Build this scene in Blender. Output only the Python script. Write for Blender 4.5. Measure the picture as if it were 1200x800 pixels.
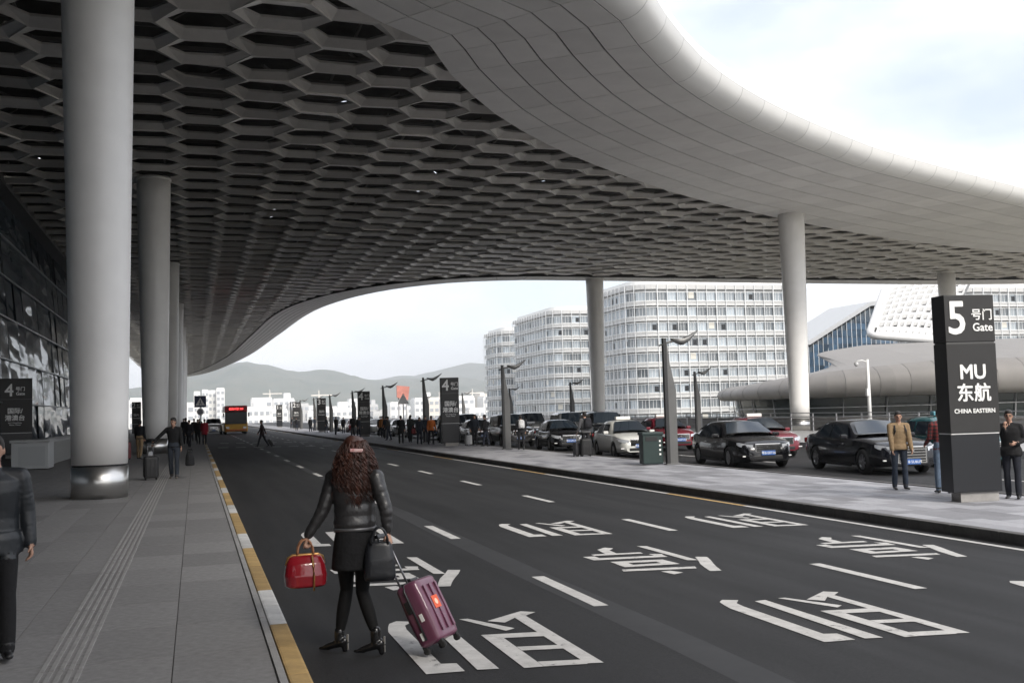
import bpy, bmesh, math, random
import numpy as np
from mathutils import Vector, Matrix, kdtree, noise as mnoise
random.seed(7)
for o in list(bpy.data.objects): bpy.data.objects.remove(o)
SC = bpy.context.scene
COL = SC.collection
R = math.radians

# ---------------------------------------------------------------- camera
YAW, PITCH, ROLL = 0.28970902852668434, 0.063576666171553, 0.028
cam_d = bpy.data.cameras.new('camera'); cam = bpy.data.objects.new('camera', cam_d); COL.objects.link(cam)
cam_d.sensor_width = 36.0; cam_d.lens = 37.5; cam_d.clip_start = 0.1; cam_d.clip_end = 30000
_f = Vector((math.sin(YAW)*math.cos(PITCH), math.cos(YAW)*math.cos(PITCH), math.sin(PITCH)))
_r = Vector((math.cos(YAW), -math.sin(YAW), 0)); _u = _r.cross(_f)
_r2 = _r*math.cos(ROLL)-_u*math.sin(ROLL); _u2 = _u*math.cos(ROLL)+_r*math.sin(ROLL)
cam.matrix_world = Matrix(((_r2.x,_u2.x,-_f.x,0),(_r2.y,_u2.y,-_f.y,0),(_r2.z,_u2.z,-_f.z,1.85),(0,0,0,1)))
SC.camera = cam

# ---------------------------------------------------------------- sky, sun, exposure
SUN_EL, SUN_AZ = R(40), R(166)      # compass style: 0 = +Y, 90 = +X ; the sun stands behind and to the left
SUN_DIR = Vector((math.sin(SUN_AZ)*math.cos(SUN_EL), math.cos(SUN_AZ)*math.cos(SUN_EL), math.sin(SUN_EL)))
W = bpy.data.worlds.new('World'); SC.world = W; W.use_nodes = True
nt = W.node_tree; nt.nodes.clear()
def wn(t, **k):
    n = nt.nodes.new(t)
    for a, b in k.items(): setattr(n, a, b)
    return n
sky = wn('ShaderNodeTexSky'); sky.sky_type = 'NISHITA'; sky.sun_disc = False
sky.sun_elevation = SUN_EL; sky.sun_rotation = SUN_AZ; sky.air_density = 1.0; sky.dust_density = 2.5; sky.ozone_density = 1.0
tc = wn('ShaderNodeTexCoord'); mp = wn('ShaderNodeMapping'); mp.inputs['Scale'].default_value = (1.0, 1.0, 2.6)
nz = wn('ShaderNodeTexNoise'); nz.inputs['Scale'].default_value = 2.1; nz.inputs['Detail'].default_value = 7; nz.inputs['Roughness'].default_value = 0.55
mp.inputs['Location'].default_value = (0.35, 0.1, 0.2)
rp = wn('ShaderNodeValToRGB'); rp.color_ramp.elements[0].position = 0.36; rp.color_ramp.elements[1].position = 0.60
rp.color_ramp.elements[0].color = (0.45,0.45,0.45,1); rp.color_ramp.elements[1].color = (0.97,0.97,0.97,1)
nz2 = wn('ShaderNodeTexNoise'); nz2.inputs['Scale'].default_value = 4.0; nz2.inputs['Detail'].default_value = 6
rp2 = wn('ShaderNodeValToRGB'); rp2.color_ramp.elements[0].position = 0.3; rp2.color_ramp.elements[1].position = 0.7
rp2.color_ramp.elements[0].color = (6.0,6.2,6.8,1); rp2.color_ramp.elements[1].color = (9.3,9.35,9.5,1)
mx = wn('ShaderNodeMixRGB'); bg = wn('ShaderNodeBackground'); ow = wn('ShaderNodeOutputWorld')
L = nt.links.new
L(tc.outputs['Generated'], mp.inputs['Vector']); L(mp.outputs['Vector'], nz.inputs['Vector']); L(mp.outputs['Vector'], nz2.inputs['Vector'])
L(nz.outputs['Fac'], rp.inputs['Fac']); L(nz2.outputs['Fac'], rp2.inputs['Fac'])
L(rp.outputs['Color'], mx.inputs['Fac']); L(sky.outputs['Color'], mx.inputs['Color1']); L(rp2.outputs['Color'], mx.inputs['Color2'])
L(mx.outputs['Color'], bg.inputs['Color']); L(bg.outputs['Background'], ow.inputs['Surface'])
bg.inputs['Strength'].default_value = 0.11
sun_d = bpy.data.lights.new('sun', 'SUN'); sun = bpy.data.objects.new('sun', sun_d); COL.objects.link(sun)
sun_d.energy = 2.0; sun_d.angle = R(22); sun_d.color = (1.0, 0.95, 0.87)
sun.rotation_euler = (-SUN_DIR).to_track_quat('-Z', 'Y').to_euler()
SC.view_settings.view_transform = 'Standard'; SC.view_settings.look = 'None'
SC.view_settings.gamma = 1.0; SC.view_settings.exposure = 0.88; SC.view_settings.use_curve_mapping = False
SC.render.engine = 'CYCLES'
SC.cycles.use_denoising = True; SC.cycles.max_bounces = 7; SC.cycles.diffuse_bounces = 4; SC.cycles.glossy_bounces = 4
SC.cycles.volume_bounces = 0; SC.cycles.caustics_reflective = False; SC.cycles.caustics_refractive = False

# ---------------------------------------------------------------- materials
MATS = {}
def mat(name, col, rough=0.6, metal=0.0, var=0.0, scale=6.0, bump=0.0, bscale=40.0, spec=0.5, coat=0.0, emit=0.0, col2=None, detail=5, stretch=None, rvar=0.0):
    if name in MATS: return MATS[name]
    m = bpy.data.materials.new(name); m.use_nodes = True; MATS[name] = m
    t = m.node_tree; b = t.nodes['Principled BSDF']
    c = (*col, 1)
    b.inputs['Base Color'].default_value = c; b.inputs['Roughness'].default_value = rough; b.inputs['Metallic'].default_value = metal
    b.inputs['Specular IOR Level'].default_value = spec; b.inputs['Coat Weight'].default_value = coat; b.inputs['Coat Roughness'].default_value = 0.04
    if emit: b.inputs['Emission Color'].default_value = c; b.inputs['Emission Strength'].default_value = emit
    co = t.nodes.new('ShaderNodeTexCoord'); src = co.outputs['Object']
    if stretch:
        mpn = t.nodes.new('ShaderNodeMapping'); mpn.inputs['Scale'].default_value = stretch
        t.links.new(src, mpn.inputs['Vector']); src = mpn.outputs['Vector']
    if var or col2:
        n = t.nodes.new('ShaderNodeTexNoise'); n.inputs['Scale'].default_value = scale; n.inputs['Detail'].default_value = detail
        n.inputs['Roughness'].default_value = 0.65
        t.links.new(src, n.inputs['Vector'])
        r = t.nodes.new('ShaderNodeValToRGB'); r.color_ramp.elements[0].position = 0.3; r.color_ramp.elements[1].position = 0.7
        if col2: r.color_ramp.elements[0].color = c; r.color_ramp.elements[1].color = (*col2, 1)
        else:
            r.color_ramp.elements[0].color = (*[x*(1-var) for x in col], 1); r.color_ramp.elements[1].color = (*[min(1, x*(1+var)) for x in col], 1)
        t.links.new(n.outputs['Fac'], r.inputs['Fac']); t.links.new(r.outputs['Color'], b.inputs['Base Color'])
        if rvar:
            mr = t.nodes.new('ShaderNodeMapRange'); mr.inputs['To Min'].default_value = rough-rvar; mr.inputs['To Max'].default_value = rough+rvar
            t.links.new(n.outputs['Fac'], mr.inputs['Value']); t.links.new(mr.outputs['Result'], b.inputs['Roughness'])
    if bump:
        n2 = t.nodes.new('ShaderNodeTexNoise'); n2.inputs['Scale'].default_value = bscale; n2.inputs['Detail'].default_value = 4
        t.links.new(src, n2.inputs['Vector'])
        bp = t.nodes.new('ShaderNodeBump'); bp.inputs['Strength'].default_value = bump; bp.inputs['Distance'].default_value = 0.05
        t.links.new(n2.outputs['Fac'], bp.inputs['Height']); t.links.new(bp.outputs['Normal'], b.inputs['Normal'])
    return m

def per_object_tint(m, lo, hi):
    """vary a material's base colour a little from piece to piece"""
    t = m.node_tree; b = t.nodes['Principled BSDF']
    oi = t.nodes.new('ShaderNodeObjectInfo'); mr = t.nodes.new('ShaderNodeMapRange')
    mr.inputs['To Min'].default_value = lo; mr.inputs['To Max'].default_value = hi
    t.links.new(oi.outputs['Random'], mr.inputs['Value'])
    mm = t.nodes.new('ShaderNodeVectorMath'); mm.operation = 'SCALE'
    if b.inputs['Base Color'].is_linked: t.links.new(b.inputs['Base Color'].links[0].from_socket, mm.inputs[0])
    else: mm.inputs[0].default_value = b.inputs['Base Color'].default_value[:3]
    t.links.new(mr.outputs['Result'], mm.inputs['Scale']); t.links.new(mm.outputs['Vector'], b.inputs['Base Color'])
    return m

M = dict(
 steel=mat('brushed_steel', (0.68,0.67,0.65), 0.30, 1.0, var=0.06, scale=3, stretch=(1,1,20)),
 column=mat('column_paint', (0.90,0.885,0.86), 0.38, 0.0, var=0.04, scale=1.2, bump=0.01, bscale=60),
 panel=mat('aluminium_panel', (0.80,0.785,0.77), 0.45, 0.05, var=0.05, scale=0.8),
 hexp=mat('perforated_panel', (0.66,0.635,0.60), 0.36, 0.25, var=0.08, scale=1.5),
 truss=mat('dark_truss', (0.035,0.033,0.032), 0.7, 0.3),
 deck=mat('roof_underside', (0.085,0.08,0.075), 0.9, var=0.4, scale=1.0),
 seam=mat('dark_seam', (0.05,0.048,0.045), 0.8),
 white=mat('white_paint', (0.78,0.78,0.76), 0.55, var=0.06, scale=3),
 mark=mat('road_marking_white', (0.47,0.46,0.445), 0.8, var=0.16, scale=7, detail=8, bump=0.2, bscale=120),
 yellow=mat('kerb_yellow', (0.42,0.28,0.115), 0.75, var=0.22, scale=5, detail=8, bump=0.15, bscale=80),
 kwhite=mat('kerb_white', (0.56,0.55,0.53), 0.75, var=0.18, scale=5, detail=8, bump=0.15, bscale=80),
 concrete=mat('concrete', (0.30,0.29,0.28), 0.85, var=0.18, scale=2.0, bump=0.15, bscale=30),
 black=mat('black_plastic', (0.012,0.012,0.013), 0.5),
 rubber=mat('tyre_rubber', (0.018,0.018,0.018), 0.85),
 dglass=mat('dark_glass', (0.012,0.014,0.016), 0.04, spec=0.9),
 chrome=mat('chrome', (0.7,0.7,0.7), 0.12, 1.0),
 signblk=mat('sign_black', (0.019,0.0183,0.018), 0.5, var=0.12, scale=4),
 signdk=mat('sign_lower', (0.010,0.011,0.014), 0.35),
 letter=mat('sign_lettering', (0.82,0.82,0.80), 0.6),
 lamp=mat('lamp_post_grey', (0.13,0.13,0.128), 0.5, 0.4, var=0.1, scale=3),
)

def worn(m, dark, lo=.34, hi=.44, scale=9.0):
    """scuffed paint: the surface below shows through in irregular flecks"""
    t = m.node_tree; b = t.nodes['Principled BSDF']; co = t.nodes.new('ShaderNodeTexCoord')
    n = t.nodes.new('ShaderNodeTexNoise'); n.inputs['Scale'].default_value = scale; n.inputs['Detail'].default_value = 12; n.inputs['Roughness'].default_value = .78
    t.links.new(co.outputs['Object'], n.inputs['Vector'])
    r = t.nodes.new('ShaderNodeValToRGB'); r.color_ramp.elements[0].position = lo; r.color_ramp.elements[1].position = hi
    t.links.new(n.outputs['Fac'], r.inputs['Fac']); mx_ = t.nodes.new('ShaderNodeMixRGB'); t.links.new(r.outputs['Color'], mx_.inputs['Fac'])
    mx_.inputs['Color1'].default_value = (*dark, 1)
    if b.inputs['Base Color'].is_linked: t.links.new(b.inputs['Base Color'].links[0].from_socket, mx_.inputs['Color2'])
    t.links.new(mx_.outputs['Color'], b.inputs['Base Color']); return m
worn(M['mark'], (.06,.058,.057), .33, .42, 6.0); worn(M['yellow'], (.10,.085,.06), .30, .40, 7.0); worn(M['kwhite'], (.13,.125,.12), .30, .40, 7.0)

# ---------------------------------------------------------------- geometry helpers
class MB:
    def __init__(s): s.v = []; s.f = []; s.m = []; s.sm = []
    def add(s, vs, fs, m=0, smooth=False):
        o = len(s.v); s.v += [tuple(v) for v in vs]
        for f in fs: s.f.append(tuple(i+o for i in f)); s.m.append(m); s.sm.append(smooth)
        return s
    def box(s, c, d, m=0, rz=0.0, mtx=None):
        x, y, z = d[0]/2, d[1]/2, d[2]/2
        vs = [Vector((a*x, b*y, e*z)) for a in (-1,1) for b in (-1,1) for e in (-1,1)]
        if rz: rm = Matrix.Rotation(rz, 3, 'Z'); vs = [rm@v for v in vs]
        vs = [v+Vector(c) for v in vs]
        if mtx: vs = [mtx@v for v in vs]
        return s.add(vs, [(0,1,3,2),(4,6,7,5),(0,4,5,1),(2,3,7,6),(0,2,6,4),(1,5,7,3)], m)
    def cbox(s, c, d, b=0.02, m=0, rz=0.0, mtx=None):
        """box with chamfered edges"""
        x, y, z = d[0]/2, d[1]/2, d[2]/2; b = min(b, x*.9, y*.9, z*.9)
        bm = bmesh.new(); bmesh.ops.create_cube(bm, size=1.0)
        for v in bm.verts: v.co = Vector((v.co.x*d[0], v.co.y*d[1], v.co.z*d[2]))
        bmesh.ops.bevel(bm, geom=list(bm.edges), offset=b, segments=2, affect='EDGES', profile=0.7)
        rm = Matrix.Rotation(rz, 4, 'Z'); T = (mtx or Matrix()) @ Matrix.Translation(c) @ rm
        bm.verts.index_update(); bm.verts.ensure_lookup_table()
        s.add([T@v.co for v in bm.verts], [[v.index for v in f.verts] for f in bm.faces], m, False); bm.free(); return s
    def quad(s, a, b, c, d, m=0): return s.add([a,b,c,d], [(0,1,2,3)], m)
    def poly(s, pts, z, m=0): return s.add([(p[0],p[1],z) for p in pts], [tuple(range(len(pts)))], m)
    def prism(s, pts, z0, z1, m=0, mtx=None):
        n = len(pts); vs = [Vector((p[0],p[1],z0)) for p in pts]+[Vector((p[0],p[1],z1)) for p in pts]
        if mtx: vs = [mtx@v for v in vs]
        fs = [tuple(reversed(range(n))), tuple(range(n,2*n))]+[(i,(i+1)%n,n+(i+1)%n,n+i) for i in range(n)]
        return s.add(vs, fs, m)
    def rings(s, rs, m=0, closed=True, caps=True, smooth=True):
        n = len(rs[0]); o = len(s.v); vs = [p for r in rs for p in r]; fs = []
        for i in range(len(rs)-1):
            for j in range(n if closed else n-1):
                k = (j+1)%n; fs.append((i*n+j, i*n+k, (i+1)*n+k, (i+1)*n+j))
        s.add(vs, fs, m, smooth)
        if caps and closed:
            s.f.append(tuple(o+i for i in reversed(range(n)))); s.m.append(m); s.sm.append(False)
            s.f.append(tuple(o+(len(rs)-1)*n+i for i in range(n))); s.m.append(m); s.sm.append(False)
        return s
    def lathe(s, prof, n=24, c=(0,0,0), m=0, axis='Z', caps=True, mtx=None):
        rs = []
        for r, h in prof:
            ring = []
            for i in range(n):
                a = 2*math.pi*i/n; x, y = r*math.cos(a), r*math.sin(a)
                v = Vector((x,y,h)) if axis == 'Z' else (Vector((x,h,y)) if axis == 'Y' else Vector((h,x,y)))
                v = v+Vector(c)
                ring.append(mtx@v if mtx else v)
            rs.append(ring)
        return s.rings(rs, m, True, caps)
    def tube(s, pts, r, n=8, m=0, flat=1.0):
        pts = [Vector(p) for p in pts]; rs = []
        for i, p in enumerate(pts):
            d = (pts[min(i+1,len(pts)-1)]-pts[max(i-1,0)]).normalized()
            up = Vector((0,0,1)) if abs(d.z) < .95 else Vector((0,1,0))
            a = d.cross(up).normalized(); b = d.cross(a)
            rr = r[i] if isinstance(r, (list,tuple)) else r
            rs.append([p+a*rr*math.cos(2*math.pi*k/n)+b*rr*flat*math.sin(2*math.pi*k/n) for k in range(n)])
        return s.rings(rs, m)
    def mesh(s, name, mats):
        me = bpy.data.meshes.new(name); me.from_pydata(s.v, [], s.f)
        for q in (mats if isinstance(mats, (list,tuple)) else [mats]): me.materials.append(q)
        me.polygons.foreach_set('material_index', s.m); me.polygons.foreach_set('use_smooth', s.sm)
        me.update(); return me
    def obj(s, name, mats, parent=None, loc=None, rz=None): return link(name, s.mesh(name, mats), parent, loc, rz)

def link(name, data, parent=None, loc=None, rz=None):
    o = bpy.data.objects.new(name, data); COL.objects.link(o)
    if parent: o.parent = parent
    if loc: o.location = loc
    if rz: o.rotation_euler = (0,0,rz)
    return o
def tag(o, label=None, cat=None, group=None, kind=None):
    if label: o['label'] = label
    if cat: o['category'] = cat
    if group: o['group'] = group
    if kind: o['kind'] = kind
    return o
def thing(name, label, cat, loc=(0,0,0), rz=0, group=None):
    return tag(link(name, None, None, loc, rz), label, cat, group)
BENCH = bpy.data.scenes.new('bench')     # a small side scene where single meshes are evaluated quickly
def fix_normals(me):
    bm = bmesh.new(); bm.from_mesh(me); bmesh.ops.recalc_face_normals(bm, faces=bm.faces); bm.to_mesh(me); bm.free(); return me
def evaluated(o):
    extra = [m_.object for m_ in getattr(o, 'modifiers', []) if getattr(m_, 'object', None)]
    for x in [o]+extra: BENCH.collection.objects.link(x)
    with bpy.context.temp_override(scene=BENCH, view_layer=BENCH.view_layers[0]):
        dg = bpy.context.evaluated_depsgraph_get(); dg.update()
        me = bpy.data.meshes.new_from_object(o.evaluated_get(dg))
    for x in [o]+extra: BENCH.collection.objects.unlink(x)
    return me
def copy_tree(o, parent=None):
    c = o.copy(); COL.objects.link(c); c.parent = parent
    for ch in list(o.children): copy_tree(ch, c)
    return c
def text_mesh(txt, size, bold=0.0, extrude=0.004, align='LEFT', aspect=1.0, spacing=1.0):
    if bold:
        base = text_mesh(txt, size, 0.0, extrude, align, aspect, spacing); q = MB()
        for i, (dx, dy) in enumerate(((0,0),(bold,0),(-bold,0),(0,bold),(0,-bold),(bold*.7,bold*.7),(-bold*.7,-bold*.7),(bold*.7,-bold*.7),(-bold*.7,bold*.7))):
            q.add([(v.co.x+dx, v.co.y+dy, v.co.z+.0004*i) for v in base.vertices], [tuple(p.vertices) for p in base.polygons])
        return q.mesh('lettering', [])
    cu = bpy.data.curves.new('txt', 'FONT'); cu.body = txt; cu.size = size; cu.extrude = extrude
    cu.align_x = align; cu.resolution_u = 3; cu.space_character = spacing; cu.fill_mode = 'FRONT' if not extrude else 'BOTH'
    o = bpy.data.objects.new('txt', cu)
    me = evaluated(o); bpy.data.objects.remove(o); bpy.data.curves.remove(cu)
    if aspect != 1.0:
        for v in me.vertices: v.co.x *= aspect
    return me
def spline(pts, step):
    """Catmull-Rom through pts, resampled at a fixed step"""
    P = [np.array(p, float) for p in pts]; P = [2*P[0]-P[1]]+P+[2*P[-1]-P[-2]]; out = []
    for i in range(1, len(P)-2):
        for t in np.linspace(0, 1, 40, endpoint=False):
            a, b, c, d = P[i-1], P[i], P[i+1], P[i+2]
            out.append(.5*((2*b)+(-a+c)*t+(2*a-5*b+4*c-d)*t*t+(-a+3*b-3*c+d)*t**3))
    out.append(P[-2]); out = np.array(out)
    s = np.r_[0, np.cumsum(np.linalg.norm(np.diff(out, axis=0), axis=1))]
    n = max(2, int(round(s[-1]/step))); q = np.linspace(0, s[-1], n+1)
    return np.stack([np.interp(q, s, out[:,k]) for k in range(out.shape[1])], 1)
# ================================================================ THE SETTING
def slope(x): return -0.018*x      # the carriageway falls gently towards the island
ZI, ZL = -0.043, -0.20             # island top, outer lanes

# ground sheet far below the elevated forecourt
b = MB(); n = 24
def gx(i): return -9000+18000*i/n
for i in range(n):
    for j in range(n):
        b.quad((gx(i),gx(j)+6000,-7),(gx(i+1),gx(j)+6000,-7),(gx(i+1),gx(j+1)+6000,-7),(gx(i),gx(j+1)+6000,-7))
g = b.obj('ground', mat('far_ground', (0.16,0.16,0.13), 0.95, col2=(0.30,0.28,0.25), scale=0.01, detail=8)); tag(g, kind='structure')

# asphalt
def asphalt():
    m = bpy.data.materials.new('asphalt'); m.use_nodes = True; t = m.node_tree; bs = t.nodes['Principled BSDF']
    bs.inputs['Specular IOR Level'].default_value = .32; co = t.nodes.new('ShaderNodeTexCoord'); N = t.nodes.new; K = t.links.new
    a = N('ShaderNodeTexNoise'); a.inputs['Scale'].default_value = 42; a.inputs['Detail'].default_value = 6; a.inputs['Roughness'].default_value = .8
    c = N('ShaderNodeTexNoise'); c.inputs['Scale'].default_value = .35; c.inputs['Detail'].default_value = 6
    ms = N('ShaderNodeMapping'); ms.inputs['Scale'].default_value = (1.6,.10,1)
    d = N('ShaderNodeTexNoise'); d.inputs['Scale'].default_value = 1.3; d.inputs['Detail'].default_value = 5
    K(co.outputs['Object'], a.inputs['Vector']); K(co.outputs['Object'], c.inputs['Vector']); K(co.outputs['Object'], ms.inputs['Vector']); K(ms.outputs['Vector'], d.inputs['Vector'])
    r = N('ShaderNodeValToRGB'); r.color_ramp.elements[0].position = .3; r.color_ramp.elements[1].position = .72
    r.color_ramp.elements[0].color = (.0064,.0063,.0067,1); r.color_ramp.elements[1].color = (.0262,.0257,.027,1)
    K(a.outputs['Fac'], r.inputs['Fac'])
    s = N('ShaderNodeMath'); s.operation = 'ADD'; K(c.outputs['Fac'], s.inputs[0]); K(d.outputs['Fac'], s.inputs[1])
    mr = N('ShaderNodeMapRange'); mr.inputs['From Min'].default_value = .65; mr.inputs['From Max'].default_value = 1.35
    mr.inputs['To Min'].default_value = .58; mr.inputs['To Max'].default_value = 1.45; K(s.outputs[0], mr.inputs['Value'])
    v = N('ShaderNodeVectorMath'); v.operation = 'SCALE'; K(r.outputs['Color'], v.inputs[0]); K(mr.outputs['Result'], v.inputs['Scale']); K(v.outputs['Vector'], bs.inputs['Base Color'])
    rr = N('ShaderNodeMapRange'); rr.inputs['To Min'].default_value = .78; rr.inputs['To Max'].default_value = .60; K(d.outputs['Fac'], rr.inputs['Value']); K(rr.outputs['Result'], bs.inputs['Roughness'])
    bp = N('ShaderNodeBump'); bp.inputs['Strength'].default_value = .35; bp.inputs['Distance'].default_value = .02; K(a.outputs['Fac'], bp.inputs['Height']); K(bp.outputs['Normal'], bs.inputs['Normal'])
    return m
ASPH = asphalt()
Y0, Y1 = -40, 360
b = MB()
for k in range(20):
    ya, yb = Y0+(Y1-Y0)*k/20, Y0+(Y1-Y0)*(k+1)/20
    b.quad((0.45,ya,slope(.45)),(10.95,ya,slope(10.95)),(10.95,yb,slope(10.95)),(0.5,yb,slope(.5)))
road = tag(b.obj('road', ASPH), kind='structure')
b = MB()
b.quad((14.9,Y0,ZL),(26.2,Y0,ZL),(26.2,Y1,ZL),(14.9,Y1,ZL))
lane2 = tag(b.obj('outer_road', ASPH), kind='structure')
# elevated deck slab (side seen from other places)
b = MB(); b.box((16,160,-1.1),(60,400,1.2)); tag(b.obj('forecourt_deck', M['concrete']), kind='structure')
# tar repair strip and lane joints
tar = mat('tar_strip', (0.0225,0.0222,0.024), 0.66, var=0.25, scale=3)
b = MB()
for ya in range(-4, 120, 4):
    w0, w1 = .16+.04*math.sin(ya*1.7), .16+.04*math.sin((ya+4)*1.7); xa, xb = 3.72+.03*math.sin(ya), 3.72+.03*math.sin(ya+4)
    b.quad((xa-w0,ya,slope(xa)+.003),(xa+w0,ya,slope(xa)+.003),(xb+w1,ya+4,slope(xb)+.003),(xb-w1,ya+4,slope(xb)+.003))
b.obj('tar_strip', tar, road)

# ---- painted markings, all children of the road
def mark_poly(pts, name='marking', m=M['mark'], parent=road, h=.006, zf=slope):
    q = MB(); q.add([(x,y,zf(x)+h) for x,y in pts], [tuple(range(len(pts)))]); return q.obj(name, m, parent)
for X, ph in ((3.74, 9.78), (7.22, 9.58)):
    for k in range(-1, 34):
        y = ph+6*k
        mark_poly([(X-.075,y),(X+.075,y),(X+.075,y+2),(X-.075,y+2)], 'lane_dash')
for k in range(9):                        # give-way dashes across the road
    x = 1.35+1.08*k; mark_poly([(x,69.2),(x+.62,69.2),(x+.62,69.85),(x,69.85)], 'crossing_dash')
for k in range(8):
    x = 1.7+1.15*k; mark_poly([(x,81.0),(x+.62,81.0),(x+.62,81.7),(x,81.7)], 'crossing_dash')
y = -6.0; k = 0                           # yellow and white edge line by the island kerb
while y < 200:
    ln = 3.6 if k%2 == 0 else 9.0
    mark_poly([(10.38,y),(10.50,y),(10.50,y+ln-.03),(10.38,y+ln-.03)], 'edge_line', M['yellow'] if k%2 == 0 else M['mark'])
    y += ln; k += 1
def stroke(x0,y0,x1,y1,w0,w1=None):
    w1 = w0 if w1 is None else w1; d = Vector((x1-x0,y1-y0)).normalized(); n = Vector((-d.y,d.x))
    return [(x0+n.x*w0,y0+n.y*w0),(x0-n.x*w0,y0-n.y*w0),(x1-n.x*w1,y1-n.y*w1),(x1+n.x*w1,y1+n.y*w1)]
# strokes measured on the ground, relative to the glyph centre; the drivers come towards us, so it stands upside down for us
JI = [[(-.70,.93),(-.66,1.10),(-.58,1.20),(-.44,1.13),(-.54,.98),(-.56,.80),(-.56,-.55),(-.445,-.57),(-.445,-.83),(-.73,-.83),(-.73,.75)],
      [(-.32,1.02),(-.19,1.05),(-.19,-.84),(-.35,-.82)],
      [(-.02,1.10),(.06,1.10),(.34,.54),(.24,.46)],
      [(.20,.93),(.62,1.29),(.74,1.20),(.60,1.06),(.48,1.00),(.33,.81)],
      [(.48,1.00),(.60,1.06),(.60,-.91),(.47,-.89)],
      [(-.01,.36),(.476,.32),(.476,.14),(.14,.18)],
      [(-.01,.36),(.14,.175),(.14,-.88),(-.01,-.88)],
      [(.143,-.18),(.474,-.22),(.474,-.36),(.143,-.32)],
      [(.143,-.72),(.474,-.76),(.474,-.91),(.143,-.88)]]
TING = [[(.59,.04),(.73,-.02),(.64,-.30),(.51,-.64),(.42,-.90),(.34,-1.17),(.20,-1.15),(.27,-.88),(.35,-.60),(.49,-.25)],
        [(.335,1.34),(.465,1.29),(.49,-.26),(.36,-.22)],
        [(-.35,-.98),(-.22,-.955),(-.14,-1.14),(-.30,-1.24)],
        [(-.72,-.68),(.20,-.75),(.15,-.90),(-.76,-.83)],
        [(-.60,-.01),(.10,-.04),(.11,-.20),(-.60,-.18)],[(-.61,-.36),(.12,-.34),(.13,-.49),(-.61,-.51)],
        [(-.60,-.182),(-.43,-.185),(-.43,-.358),(-.61,-.358)],[(-.06,-.198),(.11,-.202),(.12,-.338),(-.06,-.342)],
        [(-.75,.36),(.28,.33),(.27,.17),(-.74,.19)],[(-.76,.54),(-.60,.54),(-.60,.363),(-.75,.363)],[(.15,.51),(.31,.45),(.285,.333),(.15,.336)],
        [(-.58,.72),(.12,.71),(.10,.575),(-.58,.59)],
        [(-.38,.722),(-.22,.722),(-.19,1.04),(-.06,1.23),(-.14,1.35),(-.32,1.17)]]
def glyph(strokes, cx, cy, name):
    q = MB()
    for i, s in enumerate(strokes): q.add([(cx+x,cy+y,slope(cx+x)+.006+.0006*(i%2)) for x,y in s], [tuple(range(len(s)))])
    o = q.obj(name, M['mark'], road); return o
for X in (2.30, 5.56, 9.00):
    glyph(JI, X, 8.48, 'road_character'); glyph(TING, X, 12.62, 'road_character'); glyph(JI, X, 16.42, 'road_character')
# ---- terminal-side pavement: slabs, joints, tactile ribs, kerb
ZP = .15
paver = mat('granite_slab', (0.225,0.218,0.213), 0.72, var=0.20, scale=14, detail=8, bump=0.10, bscale=70)
per_object_tint(paver, .86, 1.12)
b = MB(); b.quad((-12,Y0,ZP-.012),(.56,Y0,ZP-.012),(.56,Y1,ZP-.012),(-12,Y1,ZP-.012))
side = tag(b.obj('pavement', mat('slab_joint', (0.12,0.116,0.112), 0.9, var=.2, scale=8)), kind='structure')
SW, SL = .598, 1.197
me = MB().cbox((0,0,-.02),(SW-.004,SL-.005,.04),.003).mesh('slab', paver)
XS = [-.165-.6*i for i in range(1, 20)]
cnt = 0; rest = MB(); cand = []
for iy in range(0, 260):
    for ix in range(0, 20):
        if ix == 0: cx, wx = .165, .655
        else: cx, wx = -.165-.6*(ix-.5), None
        cy = -38+1.2*iy
        cand.append((cx, cy, wx))
cand.sort(key=lambda c: (c[1] < 6.0)*1000+abs(c[1]-6)+.6*abs(c[0]))
me0 = MB().cbox((0,0,-.02),(.652,SL-.005,.04),.003).mesh('slab', paver)
for cx, cy, wx in cand:
    if cy > 130 and cx < -4: continue
    if cnt < 290:
        o = link('slab', me0 if wx else me, side, (cx,cy,ZP+random.uniform(-.0012,.0012))); cnt += 1
    else:
        w = (wx or SW)-.004
        zz = ZP+random.uniform(-.001,.001)
        rest.quad((cx-w/2,cy-SL/2+.003,zz),(cx+w/2,cy-SL/2+.003,zz),(cx+w/2,cy+SL/2-.003,zz),(cx-w/2,cy+SL/2-.003,zz))
tag(rest.obj('slab_field', mat('granite_field', (0.225,0.218,0.213), 0.72, var=0.22, scale=5, detail=9, bump=0.1, bscale=70), side), kind='stuff')
tm = mat('tactile_rib', (0.34,0.33,0.32), 0.6, 0.1, var=.18, scale=6)
for k in range(5):
    b = MB(); x = -1.02+.062*k
    for j in range(70):
        y = -4+1.2*j; b.box((x,y+.6,ZP+.004),(.028,1.17,.010))
    b.obj('tactile_rib', tm, side)
kerb = tag(link('kerb', None), kind='structure')
mk = {}
y = 9.17-5.42*3; k = 0
while y < 210:
    ln = 1.83 if k%2 == 0 else 3.59
    n = 2 if k%2 == 0 else 4
    for j in range(n):
        key = (k%2, n)
        if key not in mk: mk[key] = MB().cbox((0,0,-.11),(.145,ln/n-.008,.22),.018).mesh('kerb_stone', M['kwhite'] if k%2 == 0 else M['yellow'])
        link('kerb_stone', mk[key], kerb, (.645,y+ln/n*(j+.5),.135))
    y += ln; k += 1
per_object_tint(M['yellow'], .82, 1.1); per_object_tint(M['kwhite'], .8, 1.1)
b = MB()                                   # stone edging behind the painted kerb
for j in range(110): b.cbox((.53,-8+1.2*j,ZP-.02),(.052,1.19,.05),.004)
b.obj('edging', M['concrete'], kerb)

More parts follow.
